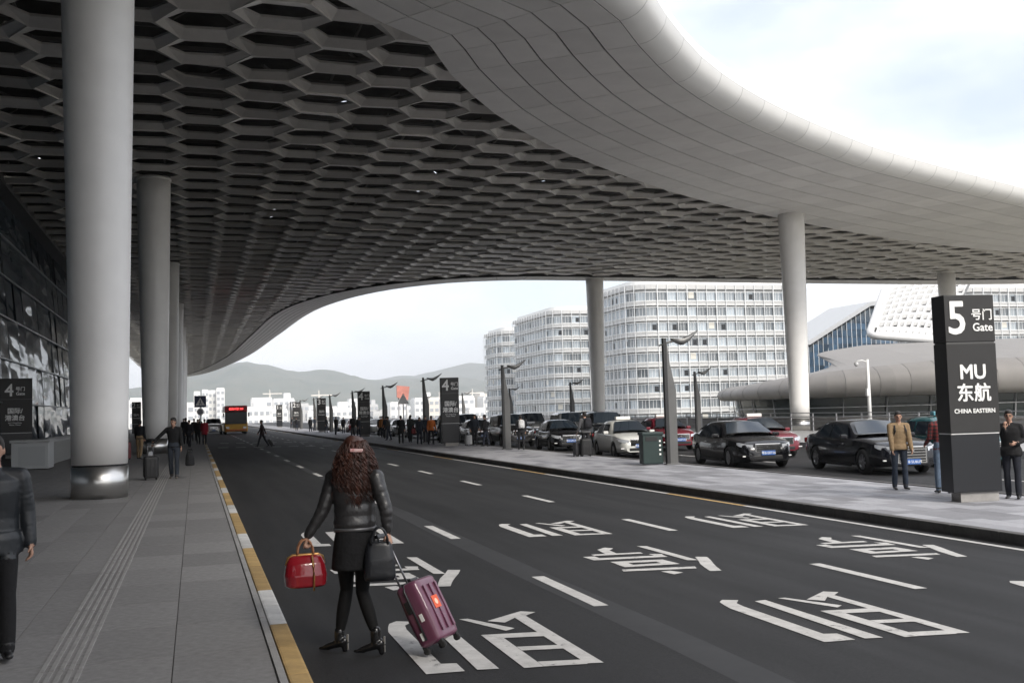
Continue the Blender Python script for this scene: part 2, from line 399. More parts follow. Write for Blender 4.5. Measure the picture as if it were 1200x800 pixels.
# ---- island between the carriageways
ip = mat('island_paver', (0.31,0.31,0.33), 0.8, var=0.14, scale=9, detail=8, bump=.08, bscale=60); per_object_tint(ip, .58, 1.12)
isl = tag(link('island', None), kind='structure')
b = MB(); b.quad((10.9,Y0,ZI-.014),(15.05,Y0,ZI-.014),(15.05,Y1,ZI-.014),(10.9,Y1,ZI-.014)); b.obj('island_bed', mat('island_joint', (0.19,0.19,0.195), 0.9), isl)
mi = MB().cbox((0,0,-.02),(.396,.796,.04),.003).mesh('paver', ip)
cand = [(11.12+.4*ix, -6+.8*iy+(.4 if ix%2 else 0)) for ix in range(10) for iy in range(260)]
cand.sort(key=lambda c: (c[1] < 9.5)*1000+c[1]); rest = MB()
im = [mat('island_field_%s' % t, c, .8, var=.14, scale=6, detail=8) for t, c in (('light',(.325,.325,.345)),('mid',(.285,.285,.305)),('dark',(.20,.20,.218)))]
for i, (cx, cy) in enumerate(cand):
    if i < 295: link('paver', mi, isl, (cx,cy,ZI+random.uniform(-.001,.001)))
    else: rest.quad((cx-.198,cy-.398,ZI),(cx+.198,cy-.398,ZI),(cx+.198,cy+.398,ZI),(cx-.198,cy+.398,ZI), random.choices((0,1,2),(5,3,2))[0])
tag(rest.obj('paver_field', im, isl), kind='stuff')
ks = MB().cbox((0,0,-.12),(.18,.992,.24),.02).mesh('kerb_stone', mat('dark_kerb', (0.085,0.082,0.08), 0.8, var=.25, scale=6, bump=.1)); ks.materials[0]
for j in range(150): link('kerb_stone', ks, isl, (10.83,-8+1.0*j,ZI+.008))
b = MB(); b.box((10.83,250,-.16),(.18,216,.25)); b.box((15.10,160,-.16),(.16,400,.25)); b.obj('kerb_run', MATS['dark_kerb'], isl)

# ---- second island, outer lanes, parapet
b = MB(); b.box((31.5,160,-.13),(10.6,400,.28)); tag(b.obj('outer_island', mat('outer_paving', (0.32,0.32,0.32), .85, var=.15, scale=.8)), kind='structure')
for xq in (18.9, 22.4):
    for k in range(0, 26):
        y = 14+6*k; q = MB(); q.quad((xq-.07,y,ZL+.005),(xq+.07,y,ZL+.005),(xq+.07,y+2,ZL+.005),(xq-.07,y+2,ZL+.005)); q.obj('lane_dash', M['mark'], lane2)
rail_m = mat('rail_grey', (0.35,0.35,0.36), .5, .5)
fence = thing('guard_rail', 'grey metal guard rail with posts along the far edge of the outer island', 'railing', (36.2,0,.01))
pm = MB().box((0,0,.55),(.07,.07,1.1)).mesh('post', rail_m)
for k in range(60): link('post', pm, fence, (0,20+2.5*k,0))
for z in (.35,.62,.88,1.12): MB().box((0,95,z),(.045,150,.05)).obj('rail', rail_m, fence)
par = thing('parapet', 'low concrete parapet along the edge of the elevated forecourt', 'wall', (44,0,0))
MB().box((0,160,-.1),(.3,400,1.3)).obj('wall', M['concrete'], par); MB().box((0,160,.58),(.4,400,.08)).obj('coping', M['concrete'], par)

# ================================================================ CANOPY
ZC = 14.0
CURVE = [(9,-62),(7.5,-40),(6.2,-26),(5.2,-14),(4.2,0),(4.0,9),(4.4,18),(5.9,24.0),(8.6,27.0),(11.9,29.2),(14.0,31.9),(18.0,36.5),(23.3,41.0),(30.2,45.6),(35.5,48.6),(47.6,54.2),(62,60.5),(78,66),(92,71.5),(99,79),(97,88),(88,94.2),(75,95.8),(61,95.8),(45,95.3),(34,95.0),(28.3,95.3),(22.6,98),(17.6,105),(14.4,116),(12.6,132),(11.6,164),(9.6,222),(4.6,285),(-1,318),(-9,326)]  # unseen stretch behind the camera is drawn narrow to let skylight in
cv = spline(CURVE, 2.4)
def normals(c):
    t = np.gradient(c, axis=0); t /= np.linalg.norm(t, axis=1)[:,None]; return np.stack([t[:,1], -t[:,0]], 1)   # points outwards
nv = normals(cv)
NI = 6
_kx = np.array([5,8,12,18,24,30,40,50,65,80,95]); _kw = np.array([5.0,5.4,6.3,8.0,9.2,9.8,11.2,12.0,11.5,10,7])
BWS = []
for (x_, y_) in cv:
    if y_ < 25: w_ = 5.0
    elif y_ < 80: w_ = float(np.interp(x_, _kx, _kw))
    else: w_ = float(np.interp(x_, [0,9,13,18,24,60,99], [3.5,3.5,3.5,3.0,2.6,2.6,5]))
    BWS.append(w_)
BWS = np.convolve(np.pad(BWS, 4, mode='edge'), np.ones(9)/9, 'valid')
canopy = thing('canopy', 'huge curved roof canopy with hexagonal openings and smooth rounded edge', 'canopy', (0,0,0))
XL = -11.0
poly = np.vstack([cv, [[XL,326],[XL,-62]]])
def inside(x, y, P):
    r = False; j = len(P)-1
    for i in range(len(P)):
        if (P[i][1] > y) != (P[j][1] > y) and x < (P[j][0]-P[i][0])*(y-P[i][1])/(P[j][1]-P[i][1])+P[i][0]: r = not r
        j = i
    return r
sub = cv
subw = BWS
def edge_dist(x, y):
    h = np.hypot(sub[:,0]-x, sub[:,1]-y); k = int(np.argmin(h)); return h[k]-subw[k]
# hex cells (pitch 2.6 m)
PX, PY = 2.2517, 2.6
def hexring(ax, fx, hy):  # corners along +-x
    return [(ax,0),(fx,hy),(-fx,hy),(-ax,0),(-fx,-hy),(fx,-hy)]
def cell_mesh(kind):
    q = MB(); o = hexring(1.495,.748,1.295); 
    wy = (.66,.74,.60)[kind]; inn = hexring(1.20,.62,wy); zl = (.0,.02,-.015)[kind]
    a = [(x,y,zl) for x,y in o]; c = [(x,y,zl+.13) for x,y in inn]; d = [(x*1.03,y*1.04,zl+.22) for x,y in inn]; e = [(x,y,zl+.30) for x,y in o]
    for i in range(6):
        j = (i+1)%6
        q.quad(a[i],a[j],c[j],c[i]); q.quad(c[i],c[j],d[j],d[i]); q.quad(d[i],d[j],e[j],e[i]); q.quad(e[i],e[j],a[j],a[i])
    return fix_normals(q.mesh('panel', M['hexp']))
cells = []
for ix in range(-5, 48):
    for iy in range(-26, 130):
        x, y = ix*PX+.4, iy*PY+(PY/2 if ix%2 else 0)
        if not inside(x, y, poly): continue
        d = edge_dist(x, y)
        if d < -1.7: continue
        cells.append((x, y, d))
cm = [cell_mesh(k) for k in range(3)]
per_object_tint(M['hexp'], .72, 1.2)  # wide tone spread puts the ceiling's glimmer into the panel colour
hexf = mat('perforated_panel_field', (0.66,0.635,0.60), 0.36, 0.25, var=0.16, scale=.5)
def showing(c):
    x, y, _ = c
    if y < 24: return 1e6
    dx = x-0; dep = .286*x+.958*y; px = 229+x*1305/dep
    if px < -60 or px > 1260: return 1e6
    return dep
cells.sort(key=showing)
restm = MB()
for i, (x, y, d) in enumerate(cells):
    k = random.choice((0,0,1,2))
    tx_, ty_ = random.gauss(0,.018), random.gauss(0,.022)
    if i < 298: link('panel', cm[k], canopy, (x,y,ZC+.04)).rotation_euler = (tx_, ty_, 0)
    else:
        me = cm[k]; o = len(restm.v)
        restm.v += [(v.co.x+x, v.co.y+y, v.co.z+ZC+.04+v.co.y*tx_-v.co.x*ty_) for v in me.vertices]
        for p in me.polygons: restm.f.append(tuple(q+o for q in p.vertices)); restm.m.append(0); restm.sm.append(False)
tag(restm.obj('panel_field', hexf, canopy), kind='stuff')
# dark roof layer over the cells, pierced by small rooflights
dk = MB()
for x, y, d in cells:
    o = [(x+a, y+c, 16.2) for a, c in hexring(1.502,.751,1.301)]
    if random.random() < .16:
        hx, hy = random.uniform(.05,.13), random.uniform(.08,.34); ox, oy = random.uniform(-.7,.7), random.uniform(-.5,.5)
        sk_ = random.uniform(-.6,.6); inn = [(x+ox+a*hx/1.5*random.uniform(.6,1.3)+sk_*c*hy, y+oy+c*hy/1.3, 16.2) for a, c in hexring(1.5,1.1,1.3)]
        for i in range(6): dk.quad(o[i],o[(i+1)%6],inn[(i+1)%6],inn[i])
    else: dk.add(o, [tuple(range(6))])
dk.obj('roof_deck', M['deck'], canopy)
tr = MB()
for k in range(-10, 125):
    y = k*2.6+.65; x1 = max([c[0] for c in cells if abs(c[1]-y) < 1.4] or [-9])
    tr.box(((XL+x1)/2, y, 15.1+.15*(k%2)), (x1-XL, .10, .14))
    for j in range(int((x1-XL)/2.25)):
        tr.box((XL+1+j*2.25+random.uniform(-.5,.5), y+random.uniform(-.6,.6), 15.35), (.09,1.9,.09), rz=random.choice((-.5,.5,0)))
tag(tr.obj('roof_truss', mat('truss_grey', (0.22,0.21,0.195), .5, .3), canopy), kind='stuff')
# smooth edge band: six strips of flat panels, then the rounded fascia
def off(i, d): return (cv[i][0]+nv[i][0]*d, cv[i][1]+nv[i][1]*d)
def band_z(d):  # d = distance inwards from the crease
    return ZC-.10+.30*math.exp(-((d)/1.6)**2)*.0 + .02*d/7
vis = [i for i in range(len(cv)-1) if cv[i][1] > 22 and cv[i][1] < 75 and cv[i][0] < 70]
bandr = MB(); backing = MB(); fasc = MB(); npan = 0
FP = [(0,0),(.28,.03),(.54,.13),(.76,.30),(.92,.53),(1.0,.80),(.98,1.08),(.86,1.34),(.62,1.56),(.28,1.70),(-.2,1.78),(-1.2,1.86),(-9.0,2.3)]
band_m = per_object_tint(M['panel'], .93, 1.06)
bandf = mat('aluminium_panel_field', (0.80,0.785,0.77), 0.45, 0.05, var=0.05, scale=0.8)
fas_m = mat('fascia_metal', (0.80,0.795,0.78), 0.38, 0.05, var=0.03, scale=.6); per_object_tint(fas_m, .96, 1.03)
for i in range(len(cv)-1):
    for k in range(NI):
        g_ = .03/BWS[i]; u0, u1 = k/NI+g_, (k+1)/NI-g_
        s0, s1 = .006, .994
        def pt(s, u):
            a, c = off(i, -u*BWS[i]), off(i+1, -u*BWS[i+1]); return (a[0]+(c[0]-a[0])*s, a[1]+(c[1]-a[1])*s, ZC-.10+.02*u)
        pts = [pt(s0,u0),pt(s1,u0),pt(s1,u1),pt(s0,u1)]
        if i in vis and npan < 296:
            q = MB(); q.add(pts+[(p[0],p[1],p[2]+.03) for p in pts], [(0,1,2,3),(0,4,5,1),(1,5,6,2),(2,6,7,3),(3,7,4,0)])
            fix_normals(q.obj('panel', band_m, canopy).data); npan += 1
        else: bandr.quad(*pts)
    a0, a1, c0, c1 = off(i,.1), off(i+1,.1), off(i,-BWS[i]), off(i+1,-BWS[i+1])
    backing.quad((*a0,ZC+.02-.04),(*a1,ZC-.02),(*c1,ZC+.05-.04),(*c0,ZC+.01))
    backing.quad((*c0,ZC+.01),(*c1,ZC+.01),(*c1,ZC+2.2),(*c0,ZC+2.2))
    def fp(j, s):
        a, c = off(i, FP[j][0]), off(i+1, FP[j][0]); return (a[0]+(c[0]-a[0])*s, a[1]+(c[1]-a[1])*s, ZC-.08+FP[j][1])
    groups = ((0,5),(5,9))
    for ga, gb in groups:
        if i in vis:
            q = MB(); rs = [[fp(j, .004), fp(j, .996)] for j in range(ga, gb+1)]
            if ga: rs[0] = [(p[0],p[1],p[2]+.012) for p in rs[0]]
            q.rings(rs, 0, closed=False); q.obj('fascia_panel', fas_m, canopy)
        else: fasc.rings([[fp(j,0),fp(j,1)] for j in range(ga,gb+1)], 0, closed=False)
    fasc.rings([[fp(j,0),fp(j,1)] for j in range(9,13)], 0, closed=False)
    backing.rings([[(*off(i,FP[j][0]-.03), ZC-.08+FP[j][1]), (*off(i+1,FP[j][0]-.03), ZC-.08+FP[j][1])] for j in range(0,10)], 0, closed=False)
tag(bandr.obj('panel_strip', bandf, canopy), kind='stuff'); backing.obj('backing', M['seam'], canopy); tag(fasc.obj('fascia_strip', fas_m, canopy), kind='stuff')

# ---- columns
def column(x, y, z0, label, grp='tapered white canopy columns'):
    t = thing('column', label, 'column', (x,y,z0), 0, grp); H = ZC-z0+.15
    b = MB(); b.lathe([(.595+.245*s, .74+(H-.74)*s) for s in np.linspace(0,1,14)], 40); b.obj('shaft', M['column'], t)
    b = MB(); b.lathe([(.605,0),(.605,.70)], 40); b.obj('base_cladding', M['steel'], t)
    b = MB(); b.lathe([(.575,.70),(.575,.742)], 40); b.obj('joint_ring', M['black'], t)
    b = MB(); b.lathe([(.84,H-.16),(.868,H-.12),(.868,H-.04)], 40); b.obj('collar', M['column'], t)
for i, y in enumerate((25.6,56.8,88,119,150,181)):
    column(-2.06 if i == 0 else -1.94, y, ZP, ('thick white tapered column standing on the pavement beside the tactile strip','white tapered column standing behind the man with the black trolley case','third white column along the pavement towards the blue crossing sign','white column far along the pavement in the line of columns','white column far along the pavement in the line of columns','white column far along the pavement in the line of columns')[i])
column(37.1,60.4,.01,'white tapered column rising behind the parked black saloons'); column(36.3,93.9,.01,'white tapered column rising behind the backpacked traveller and white taxi')
column(70.6,87.4,-7,'white column end showing above the tall gate 5 sign')
# ================================================================ TERMINAL FRONT (left)
term = thing('terminal', 'terminal front of dark rippled glass panes with slim transoms', 'building', (-9.0,0,ZP))
def pane_material():
    m = bpy.data.materials.new('facade_glass'); m.use_nodes = True; t = m.node_tree; bs = t.nodes['Principled BSDF']
    bs.inputs['Base Color'].default_value = (.05,.075,.10,1); bs.inputs['Roughness'].default_value = .10; bs.inputs['Specular IOR Level'].default_value = 1.0
    bs.inputs['IOR'].default_value = 1.9
    co = t.nodes.new('ShaderNodeTexCoord'); oi = t.nodes.new('ShaderNodeObjectInfo'); ad = t.nodes.new('ShaderNodeVectorMath'); ad.operation = 'MULTIPLY_ADD'
    ad.inputs[1].default_value = (1,.22,1); t.links.new(co.outputs['Object'], ad.inputs[0]); 
    cm_ = t.nodes.new('ShaderNodeVectorMath'); cm_.operation = 'SCALE'; cm_.inputs[0].default_value = (7,13,5); t.links.new(oi.outputs['Random'], cm_.inputs['Scale']); t.links.new(cm_.outputs['Vector'], ad.inputs[2])
    n = t.nodes.new('ShaderNodeTexNoise'); n.inputs['Scale'].default_value = .40; n.inputs['Detail'].default_value = 2.0; t.links.new(ad.outputs['Vector'], n.inputs['Vector'])
    bp = t.nodes.new('ShaderNodeBump'); bp.inputs['Strength'].default_value = 1.0; bp.inputs['Distance'].default_value = .75
    t.links.new(n.outputs['Fac'], bp.inputs['Height']); t.links.new(bp.outputs['Normal'], bs.inputs['Normal']); return m
FG = pane_material()
nz_, ny_ = 6, 40; dz_, dy_ = 13.2/nz_, 3.0
def fx(z): return -.95*(z/13.9)**1.5       # the front leans back as it rises
pmesh = []
for r_ in range(nz_):
    z0, z1 = .55+r_*dz_, .55+(r_+1)*dz_
    q = MB(); dx = fx(z1)-fx(z0); q.add([(0,-dy_/2+.03,.02),(0,dy_/2-.03,.02),(dx,dy_/2-.03,dz_-.03),(dx,-dy_/2+.03,dz_-.03)], [(0,1,2,3)]); pmesh.append((q.mesh('pane', FG), z0))
for iy in range(ny_):
    for r_ in range(nz_):
        o = link('pane', pmesh[r_][0], term, (fx(pmesh[r_][1]),20+iy*dy_,pmesh[r_][1])); o.rotation_euler = (random.uniform(-.012,.012), random.uniform(-.02,.02), random.uniform(-.03,.03))
frame_m = mat('facade_frame', (.30,.31,.32), .4, .6)
for r_ in range(nz_+1):
    z = .55+r_*dz_; MB().box((fx(z)+.05,80,z),(.10,125,.07)).obj('transom', frame_m, term)
for iy in range(0, ny_+1, 2):
    q = MB(); y = 18.5+iy*dy_
    q.tube([(fx(.55+13.2*s)-.03,y,.55+13.2*s) for s in np.linspace(0,1,6)], .035, 6); q.obj('mullion', mat('facade_mullion', (.05,.052,.055), .4, .5), term)
MB().box((-.05,80,.275),(.35,125,.55)).obj('plinth', mat('dark_plinth', (.06,.06,.06), .6), term)
MB().box((-14,60,9),(25,160,18)).obj('interior_mass', mat('dark_interior', (.015,.015,.016), .9), term)
MB().box((-.9,80,13.95),(1.6,125,.5)).obj('head_beam', mat('dark_plinth', (.06,.06,.06), .6), term)

# low ribbed barrier with cabinet
bar = thing('barrier_wall', 'low grey ribbed metal barrier in front of the terminal glass', 'barrier', (-5.75,0,ZP))
bm_ = mat('barrier_grey', (.36,.365,.36), .45, .4, var=.08, scale=2)
MB().box((0,62,.5),(.25,36,1.0)).obj('panel_core', bm_, bar)
rb = MB().box((0,0,.47),(.05,.07,.86)).mesh('rib', bm_)
for k in range(120): link('rib', rb, bar, (.15,44.2+.3*k,0))
MB().cbox((0,62,1.04),(.42,36.2,.09),.02).obj('coping', mat('barrier_top', (.24,.24,.24), .5, .4), bar)
cab = thing('cabinet', 'small pale grey utility cabinet at the end of the ribbed barrier', 'cabinet', (-5.75,42.9,ZP))
MB().cbox((0,0,.52),(1.25,1.5,.96),.02).obj('body', mat('cabinet_grey', (.42,.43,.43), .5, .2), cab); MB().cbox((0,0,1.04),(1.36,1.6,.10),.02).obj('lid', bm_, cab)
MB().box((.06,-.755,.5),(.9,.02,.7)).obj('door', mat('cabinet_door', (.36,.37,.37), .5), cab)

# ================================================================ SIGN PYLONS
def lettering(t, txt, x, z, size, bold=0.0, align='LEFT', y=-.008, name='lettering', m=None, asp=1.0, sp=1.0):
    me = text_mesh(txt, size, bold, .003, align, asp, sp); me.materials.clear(); me.materials.append(m or M['letter'])
    o = link(name, me, t, (x,y,z)); o.rotation_euler = (R(90),0,0); return o
def pylon(x, y, label, num, lines, rz=0.0, H=3.74, Wd=.98, Dp=.42, small='Gate', grp='gate sign pylons on the island', detail=True):
    t = thing('gate_sign', label, 'sign', (x,y,ZI), rz, grp)
    MB().cbox((.06,.22,.09),(Wd-.22,.30,.18),.01).obj('plinth', M['concrete'], t)
    MB().cbox((0,Dp/2+.012,.18+(1.22-.18)/2),(Wd-.02,Dp-.02,1.22-.18),.012).obj('base_panel', M['signdk'], t)
    MB().cbox((0,Dp/2,1.24+(2.86-1.24)/2),(Wd,Dp,2.86-1.24),.014).obj('middle_panel', M['signblk'], t)
    MB().cbox((0,Dp/2,2.885+(H-2.885)/2),(Wd,Dp,H-2.885),.014).obj('top_panel', M['signblk'], t)
    MB().box((0,Dp/2,1.23),(Wd-.03,Dp-.03,.02)).obj('divider', M['letter'], t); MB().box((0,Dp/2,2.8725),(Wd-.03,Dp-.03,.02)).obj('divider', M['lamp'], t)
    lettering(t, num, -.26, 3.04, .84, .014, 'CENTER', asp=.95)
    lettering(t, '号门', .02, 3.30, .215, .004); lettering(t, small, .04, 3.08, .205, .004)
    for txt, z, s, bo in lines: lettering(t, txt, 0, z, s, bo, 'CENTER')
    return t
pylon(13.50,16.15,'tall black gate sign pylon reading 5 and MU beside the three waiting men','5',[('MU',2.22,.36,.010),('东航',1.84,.34,.008),('CHINA EASTERN',1.60,.108,.003)], rz=R(-7))
T4 = [('国际/',2.20,.30,.007),('港澳台',1.86,.30,.007),('Int\'l / Hong Kong,',1.70,.085,.001),('Macau, Taiwan',1.60,.085,.001)]
pylon(13.45,57.3,'dark gate 4 sign pylon beside the person in orange on the island','4',T4)
pylon(13.40,88.3,'dark gate 4 sign pylon with white base farther along the island','4',T4)
T3 = [('国内',2.15,.30,.003),('Domestic',1.86,.18,.003)]
for n_, y_ in (('3',119.5),('2',150.5),('1',181.5)): pylon(13.4,y_,'distant dark gate sign pylon reading %s on the island' % n_, n_, T3)
# gate sign standing in front of the terminal glass
t = pylon(-8.45,57.0,'black gate 4 sign in front of the terminal glass','4',T4,rz=R(8),H=3.9,Wd=1.55,grp=None); t.location.z = ZP
if 'group' in t: del t['group']
for i_, (px_, py_, n_) in enumerate(((-6.4,128,'2'),(-5.6,150,'1'))):
    t = pylon(px_,py_,('black gate sign reading 2 seen between the first two columns','black gate sign reading 1 right behind the second column')[i_], n_, T3, grp=None); t.location.z = ZP

# ================================================================ LAMPS
def lamp(x, y, label, z=ZI, s=1.0, grp='blade shaped street lamps'):
    t = thing('street_lamp', label, 'street lamp', (x,y,z), 0, grp)
    # flat tapering fin: wide low down, stepping in towards the top; the round stem stands at its left edge
    pr = [(0.03,0),(.30,0),(.31,2.35),(.12,3.25),(.05,3.9),(.03,3.9)]
    q = MB(); mt = Matrix(((1,0,0,0),(0,0,-1,.05),(0,1,0,0),(0,0,0,1))); q.prism(pr, 0, .10, mtx=mt); fix_normals(q.obj('fin', M['lamp'], t).data)
    MB().cbox((-.03,0,2.02),(.115,.14,4.04),.01).obj('stem', mat('lamp_stem', (.035,.035,.036), .5, .3), t)
    q = MB(); q.tube([(-.20,0,3.80),(.1,0,3.90),(.35,0,3.96)], [.028,.035,.04], 8); q.obj('arm', M['lamp'], t)
    q = MB(); st = []
    for u, w, z0, th in ((.22,.05,3.92,.03),(.42,.16,3.90,.12),(.60,.20,3.90,.18),(.80,.18,3.98,.15),(.98,.12,4.07,.08),(1.18,.02,4.19,.02)):
        st.append([(u,-w,z0+.10),(u,-w*.6,z0+.10-th),(u,w*.6,z0+.10-th),(u,w,z0+.10),(u,w*.5,z0+.115),(u,-w*.5,z0+.115)])
    q.rings(st, smooth=True); fix_normals(q.obj('lamp_head', mat('lamp_head_grey', (.20,.20,.195), .45, .4), t).data)
    MB().cbox((.12,0,.02),(.5,.24,.04),.01).obj('base_plate', M['lamp'], t)
    if s != 1: t.scale = (s,s,s)
    return t
lamp(14.48,31.4,'grey blade street lamp beside the dark green litter bin')
lamp(14.25,49.5,'grey blade street lamp beside the person with the white backpack')
lamp(13.75,65.8,'grey blade street lamp beside the group of people near the gate 4 sign')
for y_ in (83,100,117.5,134,152,168): lamp(14.1,y_,'grey street lamp far along the island between the gate signs')
lamp(31.5,63.8,'street lamp on the outer island beyond the white taxi'); lamp(30.2,84.5,'street lamp on the outer island close to the canopy column')
lamp(30.6,104,'street lamp far along the outer island'); lamp(30.6,124,'street lamp far along the outer island')
lamp(30.6,146,'street lamp far along the outer island')

# litter bin
t = thing('litter_bin', 'dark green litter bin against the grey street lamp', 'bin', (14.02,31.75,ZI), R(-6))
gm = mat('bin_green', (.012,.028,.026), .5, var=.1, scale=5)
MB().cbox((0,0,.50),(.66,.46,.92),.03).obj('body', gm, t); MB().cbox((0,0,1.0),(.72,.52,.10),.03).obj('lid', mat('bin_lid', (.015,.03,.03), .5), t)
MB().box((-.05,-.236,.83),(.40,.012,.13)).obj('slot', M['black'], t)
for k in range(4): MB().cbox((.23,-.238,.34+.14*k),(.06,.012,.06),.01).obj('label_square', M['letter'], t)
t = thing('litter_bin', 'small dark litter bin at the foot of the far canopy column', 'bin', (35.0,93.0,.01)); MB().cbox((0,0,.7),(1.2,.7,1.3),.05).obj('body', gm, t); MB().cbox((0,0,1.4),(1.3,.8,.14),.05).obj('lid', MATS['bin_lid'], t)

# crossing sign on the terminal side
t = thing('crossing_sign', 'blue square pedestrian crossing sign on a thin post', 'sign', (.36,84,ZP))
MB().lathe([(.04,0),(.04,3.3)], 10).obj('post', mat('post_grey', (.35,.35,.36), .4, .6), t)
MB().cbox((0,-.06,2.95),(.86,.03,.86),.01).obj('plate', mat('sign_blue', (.012,.022,.075), .4), t)
q = MB(); q.add([(-.34,-.08,2.66),(.34,-.08,2.66),(0,-.08,3.26)], [(0,1,2)]); q.obj('triangle', M['letter'], t)
q = MB(); q.box((0,-.085,3.03),(.07,.004,.08)); q.box((0,-.085,2.90),(.06,.004,.18)); q.box((-.05,-.085,2.77),(.05,.004,.14),); q.box((.06,-.085,2.77),(.05,.004,.14)); q.obj('walker', MATS['sign_blue'], t)
MB().lathe([(.26,-.08),(.26,-.05)], 20, c=(0,0,2.18), axis='Y').obj('round_plate', M['letter'], t); MB().lathe([(.19,-.084),(.19,-.08)], 20, c=(0,0,2.18), axis='Y').obj('round_face', mat('sign_grey', (.25,.25,.28), .5), t)
# triangular yield style sign and red hoarding behind the island
t = thing('warning_sign', 'white triangular road sign on a thin white post on the island', 'sign', (14.35,76.0,ZI))
MB().lathe([(.04,0),(.04,2.9)], 10).obj('post', M['white'], t)
q = MB(); q.prism([(-.42,0),(.42,0),(0,.78)], 0, .03, mtx=Matrix(((1,0,0,0),(0,0,-1,-.04),(0,1,0,2.5),(0,0,0,1)))); fix_normals(q.obj('plate', M['white'], t).data)
t = thing('hoarding', 'faded red advertising board on two posts beyond the island', 'hoarding', (28.3,150,0))
q = MB(); q.prism([(-.9,0),(.7,-.4),(.95,1.5),(-.9,1.7)], 0, .25, mtx=Matrix(((1,0,0,0),(0,0,-1,0),(0,1,0,4.0),(0,0,0,1)))); fix_normals(q.obj('board', mat('hoarding_red', (.50,.20,.16), .6, var=.2, scale=1.5), t).data)
for sx in (-.6,.5): MB().box((sx,.1,2.2),(.16,.16,4.4)).obj('post', rail_m, t)
t = thing('camera_pole', 'slim white pole carrying a surveillance camera in front of the low pavilion', 'pole', (36.4,52.0,.01))
MB().lathe([(.11,0),(.10,2.2),(.075,4.1)], 12).obj('post', M['white'], t)
q = MB(); q.tube([(0,0,3.95),(-.35,0,4.05),(-.7,0,4.0)], .03, 8); q.obj('arm', M['white'], t)
MB().lathe([(.01,-.16),(.10,-.10),(.13,0),(.10,.10)], 12, c=(-.72,0,3.85)).obj('camera_dome', mat('dome_grey', (.5,.5,.5), .2), t)
MB().cbox((-.12,-.1,2.25),(.22,.16,.42),.02).obj('control_box', M['white'], t)

# ================================================================ OFFICE BLOCKS
bwall = mat('office_band', (.52,.52,.515), .55, var=.05, scale=.5); bframe = mat('office_frame', (.72,.73,.73), .45)
bglass = mat('office_glass', (.27,.305,.335), .06, spec=1.0, var=.35, scale=.12); per_object_tint(bglass, .45, 1.7)
bopen = mat('office_open_window', (.015,.017,.02), .4)
bblind = mat('office_blind', (.62,.60,.54), .6)
def arc_path(x0, x1, y0, y1, r=5.0):
    """left side (going towards us), rounded corner, then the front"""
    P_ = [(x0,y1),(x0,y0+r)]
    for k in range(1, 9):
        a = math.pi+math.pi/2*k/8; P_.append((x0+r+r*math.cos(a), y0+r+r*math.sin(a)))
    P_.append((x1-r,y0))
    for k in range(1, 9):
        a = 1.5*math.pi+math.pi/2*k/8; P_.append((x1-r+r*math.cos(a), y0+r+r*math.sin(a)))
    P_.append((x1,y1)); return P_
